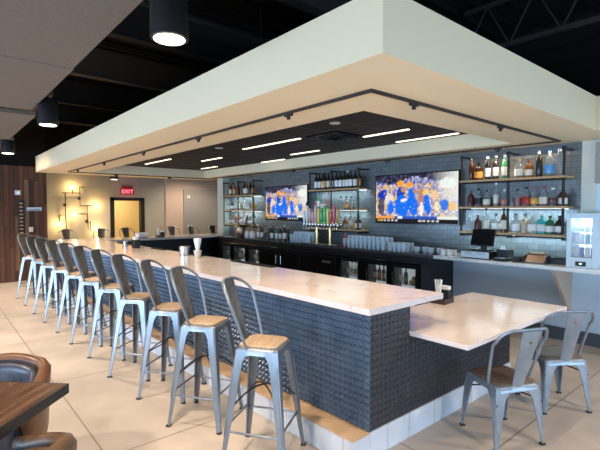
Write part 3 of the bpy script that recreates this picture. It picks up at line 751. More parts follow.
def shelf(specs, y0, y1, z, where, group, x=6.30, name='liquor_bottle'):
    n = len(specs)
    for i, s_ in enumerate(specs):
        y = y0 + (y1 - y0) * (i + .5) / n
        c = W[s_[4][0]] + ' filled' if len(s_) > 4 and s_[4] else W[s_[1]]
        l_ = '%s%s bottle, %s %s' % (c, (', %s-label' % W[s_[2]]) if s_[2] else '', ORD[i + 1], where)
        b_ = put(s_, (x + random.uniform(-.02, .03), y, z), l_, group, name)
        if x > 6.2: b_.scale = (1.13, 1.13, 1.12)
g = 'bottleglass'
cl = lambda k, l_, cap, liq=None: (k, g, l_, cap, liq) if liq else (k, g, l_, cap)
R1 = [('wine', 'brownbot', 'brownbot', 'cap_black'), ('square', 'brownbot', 'orange_l', 'cap_black'), ('wine', 'darkbot', 'white_l', 'cap_white'), ('wine', 'darkbot', 'white_l', 'cap_white'), ('wine', 'greenbot', 'cream_l', 'cap_white')]
shelf(R1, 3.46, 2.81, 2.205, 'from left, right rack, top shelf, left bay', 'bottles on the top shelf of the right rack')
R1b = [cl('square', 'cream_l', 'cap_gold', ('amber', .5)), ('round', 'amber', 'cream_l', 'cap_red'), ('tall', 'darkbot', 'black_l', 'cap_white'), ('jug', g, 'blue', 'blue'), cl('jug', None, 'cap_white')]
shelf(R1b, 2.74, 2.10, 2.205, 'from left, right rack, top shelf, right bay', 'bottles on the top shelf of the right rack')
R2 = [('round', 'purple', None, 'cap_black'), cl('square', 'black_l', 'cap_black', ('redliq', .8)), cl('round', 'cream_l', 'cap_black', ('amber', .6)), cl('wine', 'cream_l', 'cap_white', ('honey', .4)), cl('round', 'pink', 'cap_white', ('redliq', .3))]
shelf(R2, 3.46, 2.81, 1.81, 'from left, right rack, middle shelf, left bay', 'bottles on the middle shelf of the right rack')
R2b = [cl('round', None, 'cap_black', ('redliq', .9)), cl('square', 'redliq', 'cap_black', ('amber', 1.)), cl('round', 'orange_l', 'cap_red', ('amber', .9)), cl('square', 'cream_l', 'cap_red', ('pink', .7)), cl('round', 'purple', 'cap_white', ('purple', .9)), ('round', 'brownbot', 'cream_l', 'cap_gold')]
shelf(R2b, 2.75, 2.07, 1.81, 'from left, right rack, middle shelf, right bay', 'bottles on the middle shelf of the right rack')
R3 = [cl('round', None, 'cap_white'), ('round', 'purple', None, 'cap_red'), cl('wine', 'cream_l', 'cap_red', ('pink', .4)), cl('square', 'white_l', 'cap_black'), ('wine', 'brownbot', 'cream_l', 'cap_gold')]
shelf(R3, 3.46, 2.81, 1.44, 'from left, right rack, bottom shelf, left bay', 'bottles on the bottom shelf of the right rack')
R3b = [cl('square', 'white_l', 'cap_black'), ('square', 'tan_l', 'tan_l', 'cap_black'), cl('square', 'white_l', 'cap_white'), ('square', 'teal', 'white_l', 'cap_white'), ('round', 'greenbot', 'white_l', 'cap_black'), ('round', 'darkbot', 'white_l', 'cap_black')]
shelf(R3b, 2.76, 2.10, 1.44, 'from left, right rack, bottom shelf, right bay', 'bottles on the bottom shelf of the right rack')
wl = ('wine', 'darkbot', 'white_l', 'cap_black'); wc = ('wine', 'darkbot', 'cream_l', 'cap_black'); wo = ('wine', 'darkbot', 'orange_l', 'cap_black'); ww = ('wine', 'darkbot', 'white_l', 'cap_white')
shelf([wl, wl, wc, wo, wc, wl], 6.93, 6.34, 2.18, 'from left, middle rack, top shelf, left bay', 'wine bottles on the top shelf of the middle rack', name='wine_bottle')
shelf([wl, wl, wc, ww, wl, wl, wo], 6.29, 5.62, 2.18, 'from left, middle rack, top shelf, right bay', 'wine bottles on the top shelf of the middle rack', name='wine_bottle')
shelf([('wine', 'greenbot', 'white_l', 'blue'), cl('round', 'white_l', 'cap_white'), cl('wine', 'pink', 'cap_red')], 6.93, 6.38, 1.775, 'from left, middle rack, middle shelf, left bay', 'bottles on the middle shelf of the middle rack')
shelf([cl('round', None, 'cap_black'), cl('round', 'orange_l', 'cap_black', ('pink', .6)), cl('round', None, 'cap_black', ('redliq', .3)), cl('wine', None, 'cap_white')], 6.22, 5.64, 1.775, 'from left, middle rack, middle shelf, right bay', 'bottles on the middle shelf of the middle rack')
shelf([cl('wine', 'cream_l', 'cap_gold', ('honey', .6)), ('round', 'greenbot', 'white_l', 'cap_black'), cl('round', 'cream_l', 'cap_red', ('amber', .7)), cl('square', 'white_l', 'cap_white', ('pink', .5))], 6.93, 6.36, 1.38, 'from left, middle rack, bottom shelf, left bay', 'bottles on the bottom shelf of the middle rack')
shelf([cl('round', 'cream_l', 'cap_red', ('redliq', .8)), cl('square', 'white_l', 'cap_white', ('honey', .6)), ('round', 'amber', 'cream_l', 'cap_red'), cl('wine', 'cream_l', 'cap_gold', ('honey', .5)), cl('round', 'orange_l', 'cap_red', ('amber', .8)), ('square', 'brownbot', 'cream_l', 'cap_black')], 6.28, 5.60, 1.38, 'from left, middle rack, bottom shelf, right bay', 'bottles on the bottom shelf of the middle rack')
shelf([('wine', 'brownbot', 'cream_l', 'cap_gold'), ('wine', 'amber', 'orange_l', 'cap_red'), ('wine', 'brownbot', 'black_l', 'cap_black')], 10.4, 9.85, 2.14, 'from left, left rack, top shelf, left bay', 'bottles on the top shelf of the left rack')
shelf([wl, ('wine', 'amber', 'cream_l', 'cap_gold'), ('wine', 'darkbot', 'black_l', 'cap_black'), wo], 9.75, 9.14, 2.14, 'from left, left rack, top shelf, right bay', 'bottles on the top shelf of the left rack')
shelf([cl('round', 'white_l', 'cap_white'), ('square', 'darkbot', 'white_l', 'cap_black'), cl('wine', 'cream_l', 'cap_white', ('honey', .4)), cl('wine', 'white_l', 'cap_black')], 10.45, 9.85, 1.75, 'from left, left rack, middle shelf, left bay', 'bottles on the middle shelf of the left rack')
shelf([cl('wine', 'cream_l', 'cap_gold', ('honey', .7)), cl('round', 'white_l', 'cap_black'), cl('wine', None, 'cap_white'), ('round', 'orange_l', 'orange_l', 'cap_red')], 9.75, 9.16, 1.75, 'from left, left rack, middle shelf, right bay', 'bottles on the middle shelf of the left rack')
shelf([cl('round', 'cream_l', 'cap_black', ('honey', .6)), ('round', 'yellow_h', 'cream_l', 'cap_black') if False else ('round', 'honey', 'cream_l', 'cap_black'), cl('wine', 'pink', 'cap_white', ('pink', .5)), ('round', 'amber', 'white_l', 'cap_red')], 10.4, 9.84, 1.38, 'from left, left rack, bottom shelf, left bay', 'bottles on the bottom shelf of the left rack')
shelf([cl('wine', 'white_l', 'cap_black', ('honey', .5)), ('round', 'purple', 'pink', 'cap_red'), cl('round', 'white_l', 'cap_white'), ('wine', 'greenbot', 'cream_l', 'cap_gold')], 9.75, 9.14, 1.38, 'from left, left rack, bottom shelf, right bay', 'bottles on the bottom shelf of the left rack')
# pour bottles and jars on the back counter left of the glasses
shelf([cl('wine', 'white_l', 'cap_white'), ('wine', 'darkbot', 'white_l', 'cap_gold'), cl('wine', 'black_l', 'cap_black'), ('wine', 'darkbot', 'black_l', 'cap_gold'), ('wine', 'darkbot', 'white_l', 'cap_red'), ('wine', 'greenbot', 'white_l', 'cap_gold'), ('wine', 'darkbot', 'cream_l', 'cap_gold'), ('wine', 'darkbot', 'white_l', 'cap_white'), ('wine', 'darkbot', 'black_l', 'cap_gold')], 8.65, 7.40, TOP, 'from left in the row on the dark counter', 'speed pourer bottles on the dark back counter', x=6.0)
jar = thing('garnish_jar', 'white round jar left of the pour bottles on the back counter', 'jar', (5.98, 8.82, TOP), 0, 'white jars on the back counter')
obj('jar_body', MB().lathe([(.06, 0), (.07, .01), (.07, .12), (.055, .14)], seg=16), 'white', jar, smooth=True); obj('lid', MB().lathe([(.058, .14), (.058, .16), (.02, .17)], seg=16), 'cream', jar)
dup(jar, (5.98, 9.02, TOP), 0, 'white round jar nearest the left register monitor')
# cooler contents
random.seed(11)
cz_ = .6005; BC.clear()
def inside(specs, y0, y1, where, z=cz_, name='beer_bottle'):
    for i, s_ in enumerate(specs):
        y = y0 + (y1 - y0) * (i + .5) / len(specs)
        put(s_, (CX + .10, y, z), '%s, %s bottle, %s from left in %s' % (W[s_[1]], W.get(s_[2], 'plain') + '-label', ORD[i + 1], where), 'drinks inside the back bar coolers', name).scale = (.9, .9, .78)
inside([('wine', g, 'white_l', 'cap_white'), ('wine', g, 'white_l', 'cap_black'), ('wine', g, 'white_l', 'cap_white'), ('wine', 'greenbot', 'white_l', 'cap_white')], 5.41, 5.05, 'left door of the near glass cooler')
inside([('wine', 'amber', 'cream_l', 'cap_gold'), ('wine', 'brownbot', 'orange_l', 'cap_gold'), ('wine', 'amber', 'white_l', 'cap_gold'), ('wine', 'honey', 'white_l', 'cap_white')], 4.79, 4.43, 'middle door of the near glass cooler')
inside([('wine', g, 'white_l', 'cap_white'), ('wine', 'darkbot', 'greenbot', 'cap_black')], 4.26, 4.08, 'right door of the near glass cooler')
inside([('wine', g, 'white_l', 'cap_white'), ('wine', g, 'teal', 'cap_black'), ('wine', g, 'white_l', 'cap_white')], 9.54, 9.22, 'left door of the far glass cooler')
inside([('wine', g, 'white_l', 'cap_white'), ('wine', 'pink', 'white_l', 'cap_white'), ('wine', g, 'white_l', 'cap_red'), ('wine', g, 'white_l', 'cap_red')], 9.0, 8.56, 'middle door of the far glass cooler')
inside([('wine', g, 'cream_l', 'cap_white'), ('wine', 'pink', 'white_l', 'cap_red'), ('wine', g, 'white_l', 'cap_black')], 8.36, 8.0, 'right door of the far glass cooler')
l0 = None
for i, (y, x_, z) in enumerate(((3.93, .08, 0), (4.01, .085, 0), (3.97, .09, .063), (3.90, .14, 0), (4.02, .15, 0))):
    loc = (CX + x_, y, cz_ + .036 + z)
    lb_ = ['yellow lemon at the right front in the near glass cooler', 'yellow lemon at the left front in the near glass cooler', 'yellow lemon on top of the others in the near glass cooler', 'yellow lemon right rear in the near glass cooler', 'yellow lemon left rear in the near glass cooler'][i]
    if l0 is None:
        l0 = tag(obj('lemon', MB().lathe([(.004, -.045), (.02, -.034), (.034, -.015), (.036, 0), (.034, .015), (.02, .034), (.004, .045)], seg=12), 'lemon', smooth='all'), lb_, 'fruit', 'lemons in the glass cooler'); l0.rotation_euler = (pi / 2, 0, .3); l0.location = loc
    else:
        c_ = l0.copy(); C.objects.link(c_); c_.location = loc; c_['label'] = lb_; c_.rotation_euler = (pi / 2, .2 * i, i)

# pint glasses in ranks
gp = [(.030, 0), (.031, .002), (.043, .148), (.0405, .148), (.029, .01), (.002, .008)]
p0 = None
for blk, (y0, y1, n, where, h_) in enumerate(((7.30, 6.64, 7, 'block under the left television', 1.15), (5.72, 4.72, 10, 'long block right of the taps', 1.1), (4.66, 4.30, 4, 'short block by the bowls', .95))):
    for r_ in range(3):
        for i in range(n):
            y = y0 + (y1 - y0) * (i + .5) / n; x = 5.93 + r_ * .11
            lb_ = 'clear pint glass, %s from left, %s row, %s' % (ORD[i + 1], ('front', 'middle', 'rear')[r_], where)
            if p0 is None:
                p0 = obj('pint_glass', MB().lathe(gp, seg=12), 'glass', smooth=True); tag(p0, lb_, 'glass', 'ranks of pint glasses on the back counter')
            q = p0 if (blk, r_, i) == (0, 0, 0) else p0.copy()
            if q is not p0: C.objects.link(q)
            q.location = (x, y, TOP); q['label'] = lb_; q.scale = (1, 1, h_)
            # second glass nested on top in tall blocks
            if blk < 2 and r_ > 0:
                q = p0.copy(); C.objects.link(q); q.location = (x, y, TOP + .045 * h_); q.scale = (1, 1, h_)
                q['label'] = lb_.replace('clear pint glass', 'upper stacked pint glass')
# bowls and cups
b0 = None
for i, (y, k, where) in enumerate(((4.15, 0, 'nearest the pint glasses'), (4.02, 1, 'right of the first bowl'), (3.89, 0, 'middle of the bowls'), (3.76, 1, 'left of the white cups'))):
    lb_ = 'small stack of clear glass bowls, ' + where
    if b0 is None:
        b0 = thing('bowl_stack', lb_, 'bowl', (0, 0, 0), 0, 'clear bowls on the dark back counter')
        for j in range(3): obj('bowl', MB().lathe([(.025, j * .022), (.03, j * .022), (.055, .035 + j * .022), (.058, .05 + j * .022), (.052, .045 + j * .022), (.02, .008 + j * .022)], seg=16), 'glass', b0, smooth=True)
        b0.location = (6.02, y, TOP)
    else: dup(b0, (6.02 + .05 * k, y, TOP), 0, lb_)
c0 = None
for i, (y, x, z, lb_) in enumerate(((3.64, 5.97, 0, 'white cup left of the register drawer, front left'), (3.53, 5.97, 0, 'white cup against the register drawer, front right'), (3.64, 6.08, 0, 'white cup in the rear left beside the register'), (3.53, 6.08, 0, 'white cup in the rear right beside the register'))):
    if c0 is None:
        c0 = thing('cup', lb_, 'cup', (x, y, TOP), 0, 'white cups beside the register')
        obj('cup_body', MB().lathe([(.035, 0), (.04, .004), (.046, .085), (.042, .085), (.037, .01), (.005, .008)], seg=16), 'white', c0, smooth=True)
        obj('handle', MB().tube(arc((.044, 0, .065), (.08, 0, .045), (.041, 0, .022), 6), .005, 6), 'white', c0, smooth=True)
    else: dup(c0, (x, y, TOP), 0, lb_)

# red bottle by the taps
BC.clear(); put(('round', 'redliq', 'pink', 'cap_black'), (5.95, 5.68, TOP), 'red squat bottle with pale label right of the tap tower', 'bottles beside the tap tower').scale = (1.1, 1.1, 1.15)
# beer tap tower
tt = thing('tap_tower', 'brass and steel beer tap tower with a row of colourful handles', 'beer tap', (5.95, 6.28, TOP))
obj('drip_tray', MB().box(-.16, .05, -.5, .5, 0, .02), 'steel', tt)
for y in (-.19, .19):
    obj('tower_column', MB().lathe([(.05, .02), (.05, .03), (.028, .04), (.028, .36)], (0, y, 0), 16), 'brass', tt, smooth=True)
obj('tower_header', MB().tube([(0, -.52, .38), (0, .52, .38)], .042, 14), 'steel', tt, smooth=True)
hc = ['white_h', 'white_h', 'pink_h', 'pink_h', 'pink_h', 'yellow_h', 'green_h', 'green_h', 'yellow_h', 'red_h', 'red_h', 'honey']
for i, c_ in enumerate(hc):
    y = .48 - i * .087
    f_ = obj('faucet', MB().tube([(-.04, y, .38), (-.09, y, .385), (-.11, y, .36), (-.115, y, .31)], .011, 8).lathe([(.014, .39), (.014, .41)], (-.085, y, 0), 8), 'steel', tt, smooth=True)
    hh = .24 + .06 * ((i * 5) % 3)
    h_ = obj('tap_handle', MB().lathe([(.012, .41), (.017, .43), (.030, .52), (.036, .41 + hh * .75), (.030, .41 + hh), (.010, .42 + hh)], (-.085, y, 0), 8), c_, f_, smooth=True)
    h_['label'] = {'white_h': 'white', 'pink_h': 'pale pink', 'yellow_h': 'yellow', 'green_h': 'green', 'red_h': 'red', 'honey': 'amber'}[c_] + ' tap handle'
    if i in (1, 4, 6): obj('handle_ornament', MB().lathe([(.006, .0), (.028, .02), (.028, .06), (.006, .08)], (-.085, y, .41 + hh), 8), 'red_h' if i == 4 else 'green_h' if i == 6 else 'black', h_)

# ------------------------------------------------------------------ registers
def register(loc, rz, label, drawer):
    p = thing('cash_register', label, 'register', loc, rz)
    zz = 0
    if drawer:
        obj('cash_drawer', MB().box(-.22, .20, -.21, .21, 0, .012).box(-.218, .20, -.205, .205, .012, .105), 'black', p)
        obj('drawer_front', MB().box(-.232, -.219, -.205, .205, .014, .10), 'fridgebody', p, bevel=.003)
        mb = MB(); 
        for a in (-.15, .04): mb.box(-.236, -.2325, a, a + .11, .074, .08)
        mb.lathe([(.008, 0), (.008, .004)], (-.234, 0, .04), 8)
        obj('drawer_slot', mb, 'black', p); zz = .105
    obj('stand', MB().box(-.10, .12, -.12, .12, zz, zz + .02).box(.02, .06, -.04, .04, zz + .02, zz + .20), 'black', p)
    # tilted monitor
    a = radians(20); P = []
    def tp(u, v, w_): return (-.03 + v * sin(a) + w_ * cos(a), u, zz + .07 + v * cos(a) - w_ * sin(a))
    mb = MB(); c8 = [tp(u, v, w_) for w_ in (-.012, .018) for u, v in ((-.17, 0), (.17, 0), (.17, .25), (-.17, .25))]
    mb.add(c8, [(0, 1, 2, 3), (7, 6, 5, 4), (0, 4, 5, 1), (1, 5, 6, 2), (2, 6, 7, 3), (3, 7, 4, 0)])
    mo = obj('monitor', mb, 'black', p)
    mb = MB(); c8 = [tp(u, v, w_) for w_ in (-.014, -.0125) for u, v in ((-.157, .014), (.157, .014), (.157, .236), (-.157, .236))]
    mb.add(c8, [(0, 1, 2, 3), (7, 6, 5, 4), (0, 4, 5, 1), (1, 5, 6, 2), (2, 6, 7, 3), (3, 7, 4, 0)])
    obj('screen', mb, 'blackgloss', mo)
    return p
register((6.10, 3.09, TOP), 0, 'cash register with black tilted screen and pale drawer on the back counter', True)
register((5.98, 9.35, TOP + .0), 0, 'black register screen at the far left end of the back counter', False)
p = thing('receipt_printer', 'black receipt printer right of the pale register drawer', 'printer', (6.14, 2.78, TOP))
obj('printer_body', MB().box(-.10, .10, -.08, .08, 0, .14), 'black', p, bevel=.01); obj('paper_slot', MB().box(-.06, .05, -.05, .05, .14, .152), 'steel', p); obj('receipt', MB().box(-.07, -.068, -.035, .035, .14, .19), 'napkin', p)
p = thing('card_terminal', 'flat black card terminal in front of the receipt printer', 'card reader', (5.93, 2.72, TOP)); obj('terminal_body', MB().box(-.09, .09, -.09, .09, 0, .04), 'black', p, bevel=.008); obj('keys', MB().box(-.06, .03, -.05, .05, .04, .045), 'steel', p)
p = thing('stapler', 'small black clip holder beside the wooden menu box', 'holder', (5.98, 2.54, TOP)); obj('holder_body', MB().box(-.06, .06, -.05, .05, 0, .05), 'black', p, bevel=.01); obj('holder_clip', MB().box(-.02, .02, -.045, .045, .05, .07), 'rubber', p)
# tilted wooden menu box
p = thing('menu_box', 'tilted tan wooden menu box with black edges on the pale counter', 'box', (6.02, 2.32, TOP), radians(8))
def wedge(y0, y1, x0, x1, h0, h1): 
    return MB().add([(x0, y0, 0), (x1, y0, 0), (x1, y1, 0), (x0, y1, 0), (x0, y0, h0), (x1, y0, h1), (x1, y1, h1), (x0, y1, h0)], [(0, 3, 2, 1), (4, 5, 6, 7), (0, 1, 5, 4), (1, 2, 6, 5), (2, 3, 7, 6), (3, 0, 4, 7)])
obj('box_body', wedge(-.13, .13, -.10, .12, .015, .12), 'brownplastic', p)
obj('tan_lid', MB().add([(-.10, -.11, .017), (.05, -.11, .089), (.05, .11, .089), (-.10, .11, .017), (-.10, -.11, .024), (.05, -.11, .096), (.05, .11, .096), (-.10, .11, .024)], [(0, 3, 2, 1), (4, 5, 6, 7), (0, 1, 5, 4), (1, 2, 6, 5), (2, 3, 7, 6), (3, 0, 4, 7)]), 'tan', p)
obj('side_rail', MB().box(-.11, .12, -.142, -.13, 0, .10), 'black', p); obj('side_rail', MB().box(-.11, .12, .13, .142, 0, .10), 'black', p)
obj('bill_clip', MB().box(.06, .10, -.08, .08, .115, .135), 'tan', p)
for i, (y, lb_) in enumerate(((2.10, 'low black tray beside the small fridge'), (2.62, 'small dark bowl right of the card terminal'))):
    if i == 0:
        p = thing('tray', lb_, 'tray', (6.12, 2.08, TOP)); obj('tray_base', MB().box(-.09, .09, -.10, .10, 0, .012), 'black', p); obj('tray_rim', MB().box(-.09, .09, -.10, -.09, .012, .07).box(-.09, .09, .09, .10, .012, .07).box(-.09, -.08, -.09, .09, .012, .07).box(.08, .09, -.09, .09, .012, .07), 'black', p)
    else: tag(obj('dark_bowl', MB().lathe([(.03, 0), (.05, .02), (.055, .05), (.05, .05), (.02, .015)], (6.15, 2.60, TOP), 14), 'black', smooth=True), lb_, 'bowl')

# ------------------------------------------------------------------ small fridge
p = thing('display_fridge', 'pale blue countertop display fridge with lit glass door of cans', 'fridge', (6.16, 1.785, TOP))
hw, hh = .158, .655; fd = .20
obj('fridge_body', MB().box(-fd, fd, -hw, -hw + .02, .0, hh).box(-fd, fd, hw - .02, hw, 0, hh).box(-fd, fd, -hw + .02, hw - .02, hh - .05, hh).box(-fd, fd, -hw + .02, hw - .02, 0, .12).box(fd - .02, fd, -hw + .02, hw - .02, .12, hh - .05), 'fridgebody', p, bevel=.004)
obj('back_light', MB().box(fd - .03, fd - .021, -hw + .022, hw - .022, .122, hh - .052), 'fridgelight', p)
fdr = obj('fridge_door', MB().box(-fd - .035, -fd - .002, -hw, -hw + .045, .0, hh).box(-fd - .035, -fd - .002, hw - .045, hw, 0, hh).box(-fd - .035, -fd - .002, -hw + .045, hw - .045, hh - .06, hh).box(-fd - .035, -fd - .002, -hw + .045, hw - .045, 0, .12), 'fridgebody', p, bevel=.004)
obj('door_glass', MB().box(-fd - .022, -fd - .016, -hw + .045, hw - .045, .12, hh - .06), 'pane', fdr)
obj('display_panel', MB().box(-fd - .04, -fd - .0355, -.055, .055, .02, .075), 'black', fdr)
obj('display_digits', MB().box(-fd - .0415, -fd - .0402, -.012, .012, .042, .055), 'led', fdr)
for z in (.28, .43): obj('wire_shelf', MB().box(-fd + .02, fd - .035, -hw + .021, hw - .021, z - .005, z), 'steel', p)
kc = None; cc_ = ['white_h', 'blue', 'white_h', 'teal']
for r_, z in enumerate((.1215, .2805, .4305)):
    for i in range(4):
        y = 1.785 + .09 - i * .06; lb_ = '%s can, %s from left on the %s level of the small fridge' % (('blue', 'white', 'pale')[r_] if i % 2 else 'white', ORD[i + 1], ('bottom', 'middle', 'top')[r_])
        kc = thing('drink_can', lb_, 'can', (6.16 - .10, y, TOP + z), 0, 'cans in the small fridge')
        obj('can_body', MB().lathe([(.021, 0), (.026, .006), (.026, .10), (.021, .112), (.021, .115)], seg=12), 'blue_h' if (r_ == 0 and i % 2) else 'teal' if (r_ == 1 and i == 2) else 'white_h', kc, smooth=True)
        obj('can_lid', MB().lathe([(.020, .115), (.020, .117)], seg=12), 'steel', kc)
area('fridge_lamp', (6.06, 1.785, TOP + .60), (0, 0, 0), .2, .2, 1.2, (.6, .75, 1))
# grey wall box at the right edge
tag(obj('wall_screen', MB().box(6.43, 6.499, .9, 1.80, 2.10, 2.62), 'panel_grey', bevel=.004), 'grey wall mounted box at the right edge above the fridge', 'screen')

# ------------------------------------------------------------------ televisions
def lerp(a, b_, t): return tuple(x * (1 - t) + y * t for x, y in zip(a, b_))
random.seed(21)
NU, NV = 96, 54
def picture():
    img = [[None] * NU for _ in range(NV)]
    for j in range(NV):
        for i in range(NU):
            u, v = (i + .5) / NU, (j + .5) / NV     # v up
            if v > .88 - .06 * sin(u * 9): c = random.choice([(.03, .03, .06), (.08, .08, .16), (.02, .02, .04)])
            elif v > .80: c = random.choice([(.10, .12, .45), (.25, .28, .6), (.5, .5, .7), (.08, .08, .3), (.35, .3, .35)])
            else: c = random.choice([(.75, .5, .3), (.2, .25, .7), (.8, .75, .7), (.12, .12, .35), (.85, .55, .1), (.35, .3, .4), (.6, .45, .4)])
            if u > .70: c = lerp(c, (.80, .82, .78), min(1, (u - .70) * 3.2) * (1 if v > .45 else .55))  # pale wash toward the right: a screen reflection painted into the picture
            img[j][i] = c
    # blockier crowd
    for j in range(0, NV - 1, 2):
        for i in range(0, NU - 1, 2):
            for a in (0, 1):
                for b_ in (0, 1): img[j + a][i + b_] = img[j][i]
    def ell(cx, cy, rx, ry, c, rot=0):
        for j in range(NV):
            for i in range(NU):
                x, y = (i + .5) / NU - cx, ((j + .5) / NV - cy)
                k_ = .85 + .3 * random.random(); X = x * cos(rot) + y * sin(rot); Y = -x * sin(rot) + y * cos(rot)
                if (X / rx) ** 2 + (Y / ry) ** 2 < 1 - .3 * random.random() ** 2 and random.random() > .02: img[j][i] = tuple(max(0, q * k_ + random.uniform(-.04, .04)) for q in c)
    B = (.01, .16, .85); D = (.02, .05, .45); SK = (.50, .26, .14); OR = (.95, .38, .03)
    ell(.10, .60, .07, .12, D); ell(.08, .35, .05, .2, (.1, .08, .12)); ell(.19, .50, .06, .15, (.8, .7, .6)); ell(.21, .33, .05, .15, B)
    ell(.34, .62, .055, .16, D); ell(.36, .36, .10, .24, B); ell(.34, .83, .05, .07, OR); ell(.37, .70, .03, .06, SK); ell(.38, .48, .05, .03, (.85, .85, .9), .5)
    ell(.48, .55, .045, .2, B); ell(.50, .34, .06, .2, B); ell(.45, .80, .05, .06, OR); ell(.53, .65, .03, .05, SK)
    ell(.59, .48, .035, .18, (.45, .22, .2)); ell(.60, .30, .025, .15, (.85, .8, .8)); ell(.60, .68, .03, .05, SK)
    ell(.66, .42, .035, .2, B); ell(.65, .64, .03, .06, (.9, .6, .15)); ell(.68, .30, .03, .12, B)
    ell(.76, .55, .05, .08, (.85, .55, .35)); ell(.86, .38, .05, .12, (.05, .2, .75)); ell(.94, .34, .04, .08, (.9, .55, .2)); ell(.78, .34, .03, .1, (.9, .8, .5)); ell(.90, .80, .10, .12, (.8, .84, .8))
    for j in range(NV):
        for i in range(NU):
            u, v = (i + .5) / NU, (j + .5) / NV
            if .10 < v < .15: img[j][i] = (.8, .85, .8) if (.3 < u < .36 or u > .78) else ((.85, .35, .1) if u < .26 else (.03, .1, .5))
            if v <= .09: img[j][i] = (.015, .015, .02)
            if .03 < v < .07 and (int(u * 60) % 3 != 0) and (.03 < u < .3 or .55 < u < .8): img[j][i] = (.7, .45, .1) if u < .12 else (.6, .6, .6)
    return img
IMG = picture()
def tv(yc, zc, w_, h_, label, tilt):
    p = thing('television', label, 'television', (XW - .09, yc, zc), tilt, 'televisions on the tile wall')
    obj('tv_body', MB().box(-.025, .02, -w_ / 2, w_ / 2, -h_ / 2, h_ / 2), 'blackgloss', p, bevel=.004)
    obj('wall_mount', MB().box(.02, .07, -.2, .2, -.15, .15), 'black', p)
    sw, sh = w_ / 2 - .018, h_ / 2 - .018
    me = bpy.data.meshes.new('tv_screen'); vs = []; fs = []; cols = []
    for j in range(NV + 1):
        for i in range(NU + 1): vs.append((-.0262, sw - 2 * sw * i / NU, -sh + 2 * sh * j / NV))
    for j in range(NV):
        for i in range(NU):
            a = j * (NU + 1) + i; fs.append((a, a + NU + 1, a + NU + 2, a + 1)); pass
    for j in range(NV + 1):
        for i in range(NU + 1): cols += [*IMG[min(j, NV - 1)][min(i, NU - 1)], 1]
    me.from_pydata(vs, [], fs); at = me.color_attributes.new('picture', 'FLOAT_COLOR', 'POINT'); at.data.foreach_set('color', cols)
    me.materials.append(M['screen']); o = bpy.data.objects.new('tv_screen', me); C.objects.link(o); o.parent = p
    return p
tv(4.475, 1.955, 1.70, .88, 'large television showing a blue basketball broadcast, nearer the fridge', 0)
tv(8.04, 1.915, 1.58, .82, 'television showing a basketball broadcast between left and middle racks', 0)

# ------------------------------------------------------------------ things on the bars
def caddy(loc, rz, label, straws=True):
    p = thing('napkin_caddy', label, 'caddy', loc, rz, 'dark napkin caddies on the counters')
    obj('caddy_tray', MB().box(-.10, .10, -.075, .075, 0, .01).box(-.10, -.09, -.075, .075, .01, .05).box(.09, .10, -.075, .075, .01, .05).box(-.09, .09, -.075, -.065, .01, .05).box(-.09, .09, .065, .075, .01, .05), 'brownplastic', p)
    obj('napkin_holder', MB().box(.0, .088, -.06, .06, .011, .13), 'black', p, bevel=.003)
    if straws:
        for k in range(7):
            a = 2 * pi * k / 7; obj('straw', MB().tube([(-.045 + .012 * cos(a), .02 + .012 * sin(a), .012), (-.05 + .035 * cos(a), .02 + .035 * sin(a), .235)], .0045, 6), 'straw', p)
        obj('straw_cup', MB().lathe([(.025, .011), (.03, .012), (.033, .10), (.030, .10), (.024, .016)], (-.045, .02, 0), 14), 'straw', p, smooth=True)
    obj('paper_stack', MB().box(.02, .07, -.055, .055, .13, .165), 'napkin', p)
    return p
caddy((3.93, 2.40, .83), radians(5), 'brown caddy with white straws on the lower quartz table')
c3 = caddy((4.42, 10.62, TOP), radians(-5), 'dark caddy with white paper and straws on the far counter')
p = thing('bar_caddy', 'black bar caddy holding white straws by the steel glass', 'caddy', (2.845, 7.93, TOP), 0)
obj('caddy_body', MB().box(-.05, .05, -.08, .08, 0, .15), 'black', p, bevel=.006)
for k in range(5): obj('straw', MB().tube([(.02, -.05 + .02 * k, .15), (.03, -.06 + .028 * k, .26)], .006, 6), 'straw', p)
obj('napkins', MB().box(-.04, .0, -.06, .06, .15, .20), 'napkin', p)
p = thing('towel_roll', 'white paper roll lying in a holder on the far counter', 'paper roll', (3.98, 10.7, TOP)); obj('paper', MB().tube([(-.14, 0, .07), (.14, 0, .07)], .065, 18), 'napkin', p, smooth=True)
obj('roll_core', MB().tube([(.141, 0, .07), (.16, 0, .07)], .02, 10), 'black', p); obj('roll_stand', MB().box(-.14, .14, -.04, .04, 0, .008), 'black', p)
tag(obj('steel_cup', MB().lathe([(.035, 0), (.04, .004), (.043, .10), (.039, .10), (.034, .01), (.004, .008)], (2.80, 8.35, TOP), 18), 'steel', smooth=True), 'small steel cup left of the black bar caddy', 'cup')
p = thing('ice_bucket', 'stainless steel bucket on the inner edge of the bar', 'bucket', (2.965, 6.20, TOP)); obj('bucket_body', MB().lathe([(.075, 0), (.08, .004), (.085, .135), (.081, .135), (.075, .01), (.004, .008)], seg=24), 'steel', p, smooth=True)
obj('rim', MB().lathe([(.085, .13), (.089, .133), (.085, .137)], seg=24), 'steel', p)
p = thing('napkin_cup', 'ribbed white cup stuffed with paper napkins beside the steel bucket', 'cup', (2.985, 5.82, TOP)); obj('cup_body', MB().lathe([(.040, 0), (.042, .003), (.060, .10), (.056, .10), (.038, .01), (.004, .008)], seg=20), 'cream', p, smooth=True)
obj('napkins', MB().lathe([(.035, .02), (.030, .12), (.055, .24), (.060, .27), (.03, .28)], seg=7), 'napkin', p)
for i, (x, y) in enumerate(((4.1, 10.42), (5.3, 10.45))):
    pass

